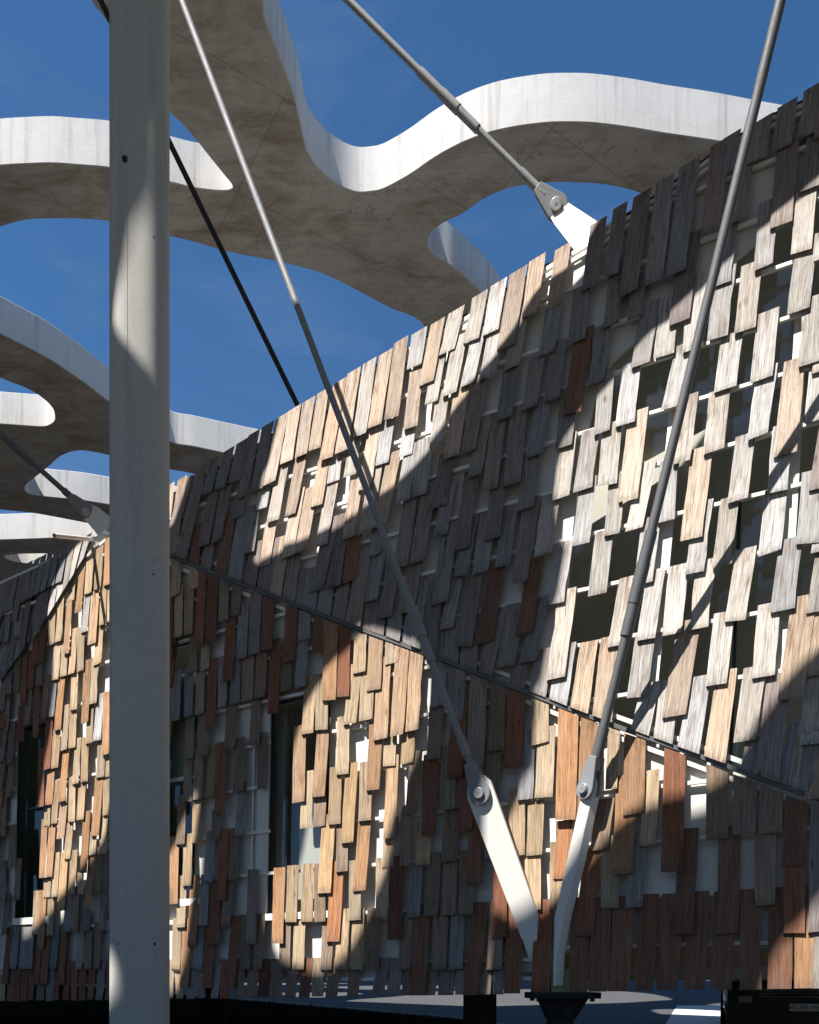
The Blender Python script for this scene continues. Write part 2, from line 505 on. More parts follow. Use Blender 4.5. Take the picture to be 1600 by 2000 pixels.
# unseen wooded ring, added to block the bright low sky
rh = random.Random(9); v = []; f = []; n = 180
for k, (rad_, hh_) in enumerate(((85, -14), (92, 7), (110, 17), (150, 24), (240, 26))):
    for i in range(n):
        a = 2 * math.pi * i / n
        w = 1 + .18 * math.sin(3 * a + 1) + .12 * math.sin(7 * a) + rh.uniform(-.06, .06)
        v.append((math.cos(a) * rad_ * (1 + .05 * math.sin(5 * a)), 20 + math.sin(a) * rad_, (hh_ * w if hh_ > 0 else hh_) + (2.3 if math.sin(a) > 0 else 0)))
for k in range(4):
    for i in range(n): f.append((k * n + i, k * n + (i + 1) % n, (k + 1) * n + (i + 1) % n, (k + 1) * n + i))
M_HILL, nt, b = new_mat('horizon_blocker_green', 1.0, 0, 0.0)
p = world_pos(nt); nt.links.new(mixc(nt, noise(nt, p, .25, 8, .7), (0.015, 0.025, 0.010), (0.045, 0.06, 0.022)), b.inputs['Base Color'])
tag(mesh_obj('horizon_blocker', v, f, M_HILL, smooth=True, angle=60), kind='structure')

# ------------------------------------------------------------------ concrete canopy with organic openings
HB, HT = 9.75, 10.32
OPEN = [
 [(-1.45,8.35),(-1.46,8.61),(-1.47,8.79),(-1.39,9.08),(-1.28,9.55),(-1.23,10.02),(-1.2,10.2),(-1.09,10.4),(-0.93,10.56),(-0.78,10.66),(-0.63,10.71),(-0.47,10.7),(-0.31,10.66),(0.0,10.48),(0.3,10.26),(0.59,10.09),(0.88,9.97),(1.16,9.9),(1.51,9.85),(1.79,9.84),(2.09,9.85),(2.5,9.9),(2.93,9.97),(3.49,10.05),(4.19,10.17),(4.83,10.26),(5.3,10.2),(5.6,9.8),(5.3,9.1),(4.2,8.4),(2.8,8.05),(1.2,7.95),(-.2,7.95),(-1.1,8.05)],
 [(-3.12,8.35),(-3.14,8.61),(-3.09,8.72),(-3.03,8.85),(-2.97,9.01),(-2.84,9.29),(-2.68,9.69),(-2.57,9.84),(-2.47,10.0),(-2.35,10.23),(-2.22,10.47),(-2.15,10.6),(-2.15,10.65),(-2.2,10.68),(-2.33,10.69),(-2.63,10.65),(-2.92,10.57),(-3.27,10.49),(-3.56,10.39),(-3.96,10.35),(-4.25,10.33),(-4.56,10.34),(-4.88,10.36),(-5.26,10.4),(-5.7,10.35),(-5.9,9.6),(-5.7,8.6),(-5.5,7.6),(-5.5,6.9),(-5.4,6.6),(-5.25,6.5),(-5.05,6.62),(-4.7,6.9),(-4.49,7.02),(-4.0,7.3),(-3.45,7.8)],
 [(-5.73,11.33),(-5.26,11.18),(-5.03,11.11),(-4.82,11.07),(-4.55,11.06),(-4.23,11.06),(-3.81,11.1),(-3.49,11.21),(-3.13,11.31),(-2.76,11.43),(-2.38,11.57),(-1.79,11.71),(-1.53,11.79),(-1.26,11.88),(-0.99,12.03),(-0.72,12.21),(-0.29,12.51),(0.0,12.65),(0.13,12.75),(0.23,12.9),(.35,13.6),(.3,14.8),(-.3,15.8),(-1.2,16.3),(-2.0,16.33),(-2.7,16.18),(-3.29,15.98),(-3.89,15.76),(-4.31,15.61),(-4.71,15.11),(-5.01,14.57),(-5.29,14.05),(-5.59,13.59),(-5.86,13.29),(-6.13,13.02),(-6.42,12.68),(-6.6,12.2),(-6.4,11.6)],
 [(3.18,10.81),(2.8,10.69),(2.5,10.61),(2.18,10.57),(1.86,10.56),(1.62,10.57),(1.37,10.6),(1.13,10.67),(0.89,10.8),(0.65,11.0),(0.43,11.12),(0.3,11.24),(0.23,11.35),(0.22,11.45),(0.27,11.57),(0.41,11.7),(0.56,11.8),(0.78,12.01),(1.01,12.26),(1.17,12.46),(1.6,13.0),(2.6,13.4),(3.8,13.1),(4.4,12.2),(4.0,11.2)],
 [(-6.84,13.53),(-6.57,13.95),(-6.26,14.19),(-6.1,14.41),(-6.02,14.69),(-6.07,14.93),(-6.15,15.07),(-6.32,15.18),(-6.52,15.19),(-7.12,15.12),(-7.62,15.07),(-8.1,14.8),(-7.9,13.8),(-7.3,13.3)],
 [(-4.09,16.59),(-4.54,16.43),(-5.05,16.2),(-5.49,16.01),(-5.8,15.89),(-6.06,15.86),(-6.41,16.01),(-6.77,16.33),(-7.15,16.66),(-7.44,16.91),(-7.57,17.09),(-7.58,17.23),(-7.49,17.32),(-7.16,17.39),(-6.59,17.5),(-6.06,17.67),(-5.27,17.92),(-4.5,17.95),(-3.9,17.5),(-3.8,16.9)],
 [(-6.75,18.36),(-7.35,18.11),(-7.81,17.94),(-8.39,17.82),(-8.92,17.63),(-9.6,17.9),(-10.0,18.6),(-9.65,19.07),(-8.97,19.05),(-8.27,19.01),(-7.53,18.96),(-6.91,18.94),(-6.3,18.85),(-6.15,18.6)],
 [(-8.1,19.66),(-8.55,19.64),(-9.03,19.69),(-9.23,19.8),(-9.17,19.99),(-8.87,20.12),(-8.52,20.12),(-8.0,20.05),(-7.8,19.85)],
 [(-3.49,6.74),(-3.1,6.87),(-2.75,7.3),(-1.9,7.4),(-1.1,7.2),(-.4,6.8),(0,6.3),(.02,5.95),(-.08,5.76),(-.32,5.69),(-.49,5.63),(-.59,5.63),(-0.88,5.67),(-1.34,5.53),(-1.72,5.5),(-1.99,5.46),(-2.39,5.36),(-2.79,5.32),(-3.09,5.35),(-3.44,5.42),(-3.89,5.56),(-4.1,5.65),(-4.41,5.73),(-4.44,5.79),(-4.31,5.96),(-4.11,6.15),(-3.88,6.38),(-3.63,6.54)],
 [(1.23,4.69),(1.05,4.72),(0.83,4.72),(0.47,4.75),(0.01,4.74),(-0.34,4.73),(-0.48,4.75),(-0.71,4.72),(-0.92,4.7),(-1.15,4.67),(-1.33,4.64),(-1.56,4.57),(-1.69,4.48),(-1.88,4.28),(-1.99,4.08),(-2.14,3.88),(-2.38,3.72),(-2.49,3.64),(-2.68,3.46),(-2.82,3.39),(-2.95,3.28),(-3.09,3.12),(-3.27,3.03),(-3.51,2.94),(-3.79,2.83),(-3.94,2.74),(-4.02,2.63),(-3.96,2.5),(-3.72,2.41),(-3.45,2.39),(-3.24,2.4),(-2.96,2.42),(-2.75,2.4),(-2.57,2.36),(-2.35,2.27),(-2.2,2.21),(-2.0,2.20),(-1.7,2.29),(-1.5,2.35),(-1.4,2.36),(-1.1,2.41),(-.6,2.45),(.2,2.6),(1.1,3.1),(1.6,3.9),(1.5,4.5)],
 [(-3.79,4.6),(-3.99,4.61),(-4.43,4.63),(-4.63,4.6),(-4.82,4.55),(-5.06,4.42),(-5.37,4.22),(-5.72,4.05),(-5.92,3.92),(-6.03,3.8),(-6.05,3.59),(-6.0,3.46),(-5.85,3.31),(-5.67,3.2),(-5.45,3.14),(-5.23,3.17),(-5.06,3.22),(-4.89,3.26),(-4.72,3.32),(-4.52,3.44),(-4.17,3.62),(-3.93,3.7),(-3.71,3.84),(-3.54,4.0),(-3.46,4.13),(-3.56,4.35)],
 [(-5.93,7.34),(-6.2,7.55),(-6.67,7.57),(-7.0,7.37),(-7.12,7.1),(-7.35,6.78),(-7.73,6.47),(-8.03,6.23),(-8.44,5.9),(-8.75,5.66),(-9.05,5.58),(-9.05,5.5),(-8.96,5.47),(-8.78,5.43),(-8.47,5.41),(-8.19,5.39),(-7.97,5.38),(-7.6,5.39),(-7.37,5.42),(-7.1,5.6),(-6.6,6.15),(-5.9,6.95),(-5.74,7.25)],
 [(-6.11,4.9),(-6.23,4.77),(-6.39,4.64),(-6.58,4.45),(-6.77,4.28),(-7.04,4.08),(-7.31,4.0),(-7.46,4.1),(-7.28,4.5),(-7.04,4.7),(-6.82,4.77),(-6.66,4.79),(-6.37,4.87)],
 [(-2.6,1.38),(-2.47,1.37),(-2.27,1.39),(-2.08,1.41),(-1.87,1.45),(-1.0,1.6),(-.1,1.5),(.5,.8),(-.5,-.3),(-2,0.0),(-2.8,.8)],
 [(-14.2,3.4),(-13.2,3.2),(-13,4.6),(-14,5.2)],
 [(-6.60,.56),(-6.585,.50),(-6.61,.46),(-6.70,.43),(-6.80,.48),(-6.78,.58),(-6.68,.63)],
 [(-6,-5.6),(-2.5,-6.2),(0,-5),(-.5,-3.6),(-4,-3.3),(-6.5,-4)],
 [(3,-9),(7,-9.5),(9,-7),(7,-5),(3.5,-5.6)],
 [(-14,-6),(-11,-8),(-8.5,-6.5),(-9.5,-3.8),(-13,-3.5)],
 [(10.5,-2),(13.5,-1),(14.5,3),(13,6),(10.8,4)],
 [(-20,6),(-16.5,5),(-15.5,9),(-17,13),(-20,12)],
 [(6.2,6),(8,6.5),(8,11),(6.6,12.5),(6,9)],
]
RIM = [(-18,-12),(-9,-14.5),(1,-15),(10,-13),(16,-7),(18,1),(17,9),(12,15),(4,19.5),(-4,22.5),(-11,23.5),(-18,20),(-23,13),(-24,3),(-22,-6)]  # unseen outer rim, widened to cut the sky light on the wall
def smooth_loop(pts, n):
    out = []; m = len(pts)
    for i in range(m):
        p0, p1, p2, p3 = (Vector(pts[(i + k) % m]) for k in (-1, 0, 1, 2))
        k = max(1, min(n, int((p2 - p1).length / .06)))
        for j in range(k):
            t = j / k
            out.append(.5 * ((2 * p1) + (p2 - p0) * t + (2 * p0 - 5 * p1 + 4 * p2 - p3) * t * t + (3 * p1 - p0 - 3 * p2 + p3) * t ** 3))
    return out
def sweep(loop, fwd=.135, back=.25):
    '''the sun slants through the thick slab: widen an opening along the light'''
    d = Vector((LIGHT.x, LIGHT.y)).normalized(); n = len(loop)
    area = sum(loop[i][0] * loop[(i + 1) % n][1] - loop[(i + 1) % n][0] * loop[i][1] for i in range(n))
    out = []
    for i in range(n):
        a, b_ = Vector(loop[i - 1]), Vector(loop[(i + 1) % n]); t = (b_ - a).normalized()
        nn = Vector((t.y, -t.x)) * (1 if area > 0 else -1)
        k = max(-1, min(1, nn.dot(d) / .25))
        s_ = (fwd - back) / 2 + k * (fwd + back) / 2
        q = Vector(loop[i]) + d * s_; out.append((q.x, q.y))
    return out
for i in (8, 9, 10, 11, 12, 13, 15): OPEN[i] = sweep(OPEN[i])
k = min(range(len(OPEN[9])), key=lambda i: OPEN[9][i][0])
OPEN[9][k:k + 1] = [(-4.08,2.61),(-4.14,2.57),(-4.21,2.53),(-4.31,2.48),(-4.40,2.42),(-4.48,2.37),(-4.62,2.30),(-4.68,2.265),(-4.97,2.0),(-4.975,1.93),(-4.93,1.88),(-4.86,1.865),(-4.84,1.885),(-4.6,2.10),(-4.3,2.37),(-4.2,2.445)]
cu = bpy.data.curves.new('canopy_outline', 'CURVE')
cu.dimensions = '2D'; cu.fill_mode = 'BOTH'
cu.extrude = (HT - HB) / 2 - .012; cu.bevel_depth = .012; cu.bevel_resolution = 0
for i, loop in enumerate([RIM] + OPEN):
    pts = smooth_loop(loop, 14)
    sp = cu.splines.new('POLY'); sp.points.add(len(pts) - 1)
    for k, q in enumerate(pts): sp.points[k].co = (q.x, q.y, 0, 1)
    sp.use_cyclic_u = True
tmp = bpy.data.objects.new('tmp', cu); COL.objects.link(tmp)
bpy.context.view_layer.update()
me = bpy.data.meshes.new_from_object(tmp.evaluated_get(bpy.context.evaluated_depsgraph_get()))
bpy.data.objects.remove(tmp)
me.name = 'concrete_canopy'
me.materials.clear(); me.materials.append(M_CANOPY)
me.polygons.foreach_set('use_smooth', [True] * len(me.polygons))
me.set_sharp_from_angle(angle=R(30))
canopy = link(bpy.data.objects.new('concrete_canopy', me))
canopy.location = (0, 0, (HB + HT) / 2)
tag(canopy, 'pale concrete canopy with rounded organic openings spanning over the wooden building', 'canopy')

# ------------------------------------------------------------------ posts
Yc = 5.1; cx = (273.5 - 800) / F * Yc; cr = 56.3 / F * Yc
post = empty('concrete_post', (cx, Yc, ground_z(Yc)))
tag(post, 'tall grey concrete post with rounded corners in front of the wooden facade', 'post')
mb = MB(); n = 96; zs = [ground_z(Yc) - .2, HB + .02]
v = []; ring = []
PA, PN, PTH = cr * .985, 2.8, R(11.2)                 # rounded square section
ax = Vector((math.cos(PTH), math.sin(PTH))); ay = Vector((-math.sin(PTH), math.cos(PTH)))
for z in zs:
    for i in range(n):
        a = 2 * math.pi * i / n; ct, st_ = math.cos(a), math.sin(a)
        rr = PA / (abs(ct) ** PN + abs(st_) ** PN) ** (1 / PN)
        q = Vector((cx, Yc)) + ax * ct * rr + ay * st_ * rr
        v.append((q.x, q.y, z))
f = [(i, (i + 1) % n, n + (i + 1) % n, n + i) for i in range(n)] + [tuple(range(n)), tuple(range(n, 2 * n))]
mesh_obj('shaft', v, f, M_POST, post, angle=30)
# raised casting seam, bolt holes
def post_pt(x, y):
    r = ray(x, y); t = 4.6
    while t < 5.4:
        d = Vector((r.x * t - cx, r.y * t - Yc))
        if abs(d.dot(ax) / PA) ** PN + abs(d.dot(ay) / PA) ** PN <= 1: break
        t += .0005
    return r * t
mb = MB()
a, b_ = post_pt(248.2, 1990), post_pt(248.2, -400)
mb.tube((a.x, a.y, zs[0]), (a.x, a.y, zs[1]), .0022, n=6)
mb.obj('casting_seam', M_POST, post)
for hx, hy, hr in ((245.5, 311, .02), (301, 463, .005), (230, 1844, .006), (302, 1844, .008), (300, 1122, .006), (302, 1094, .004)):
    p_ = post_pt(hx, hy); nn = Vector((-p_.x, -p_.y, 0)).normalized()
    mb = MB(); mb.tube(p_ - nn * .02, p_ + nn * .0015 + nn * hr * .12, hr, n=16)
    mb.obj('bolt_hole', M_BLACK, post)
adopt(post)

def pillar(x0, x1, Y, label):
    X = ((x0 + x1) / 2 - 800) / F * Y; r_ = (x1 - x0) / 2 / F * Y
    mb = MB(); mb.tube((X, Y, ground_z(Y) - .1), (X, Y, .05), r_, n=32)
    tag(mb.obj('support_pillar', M_PILLAR, angle=30), label, 'pillar', 'round pillars carrying the building')
pillar(905, 970, 8.3, 'wide round grey pillar under the building left of the black steel foot')
pillar(400, 441, 10.2, 'slim round pillar standing on the dark grass beneath the building')

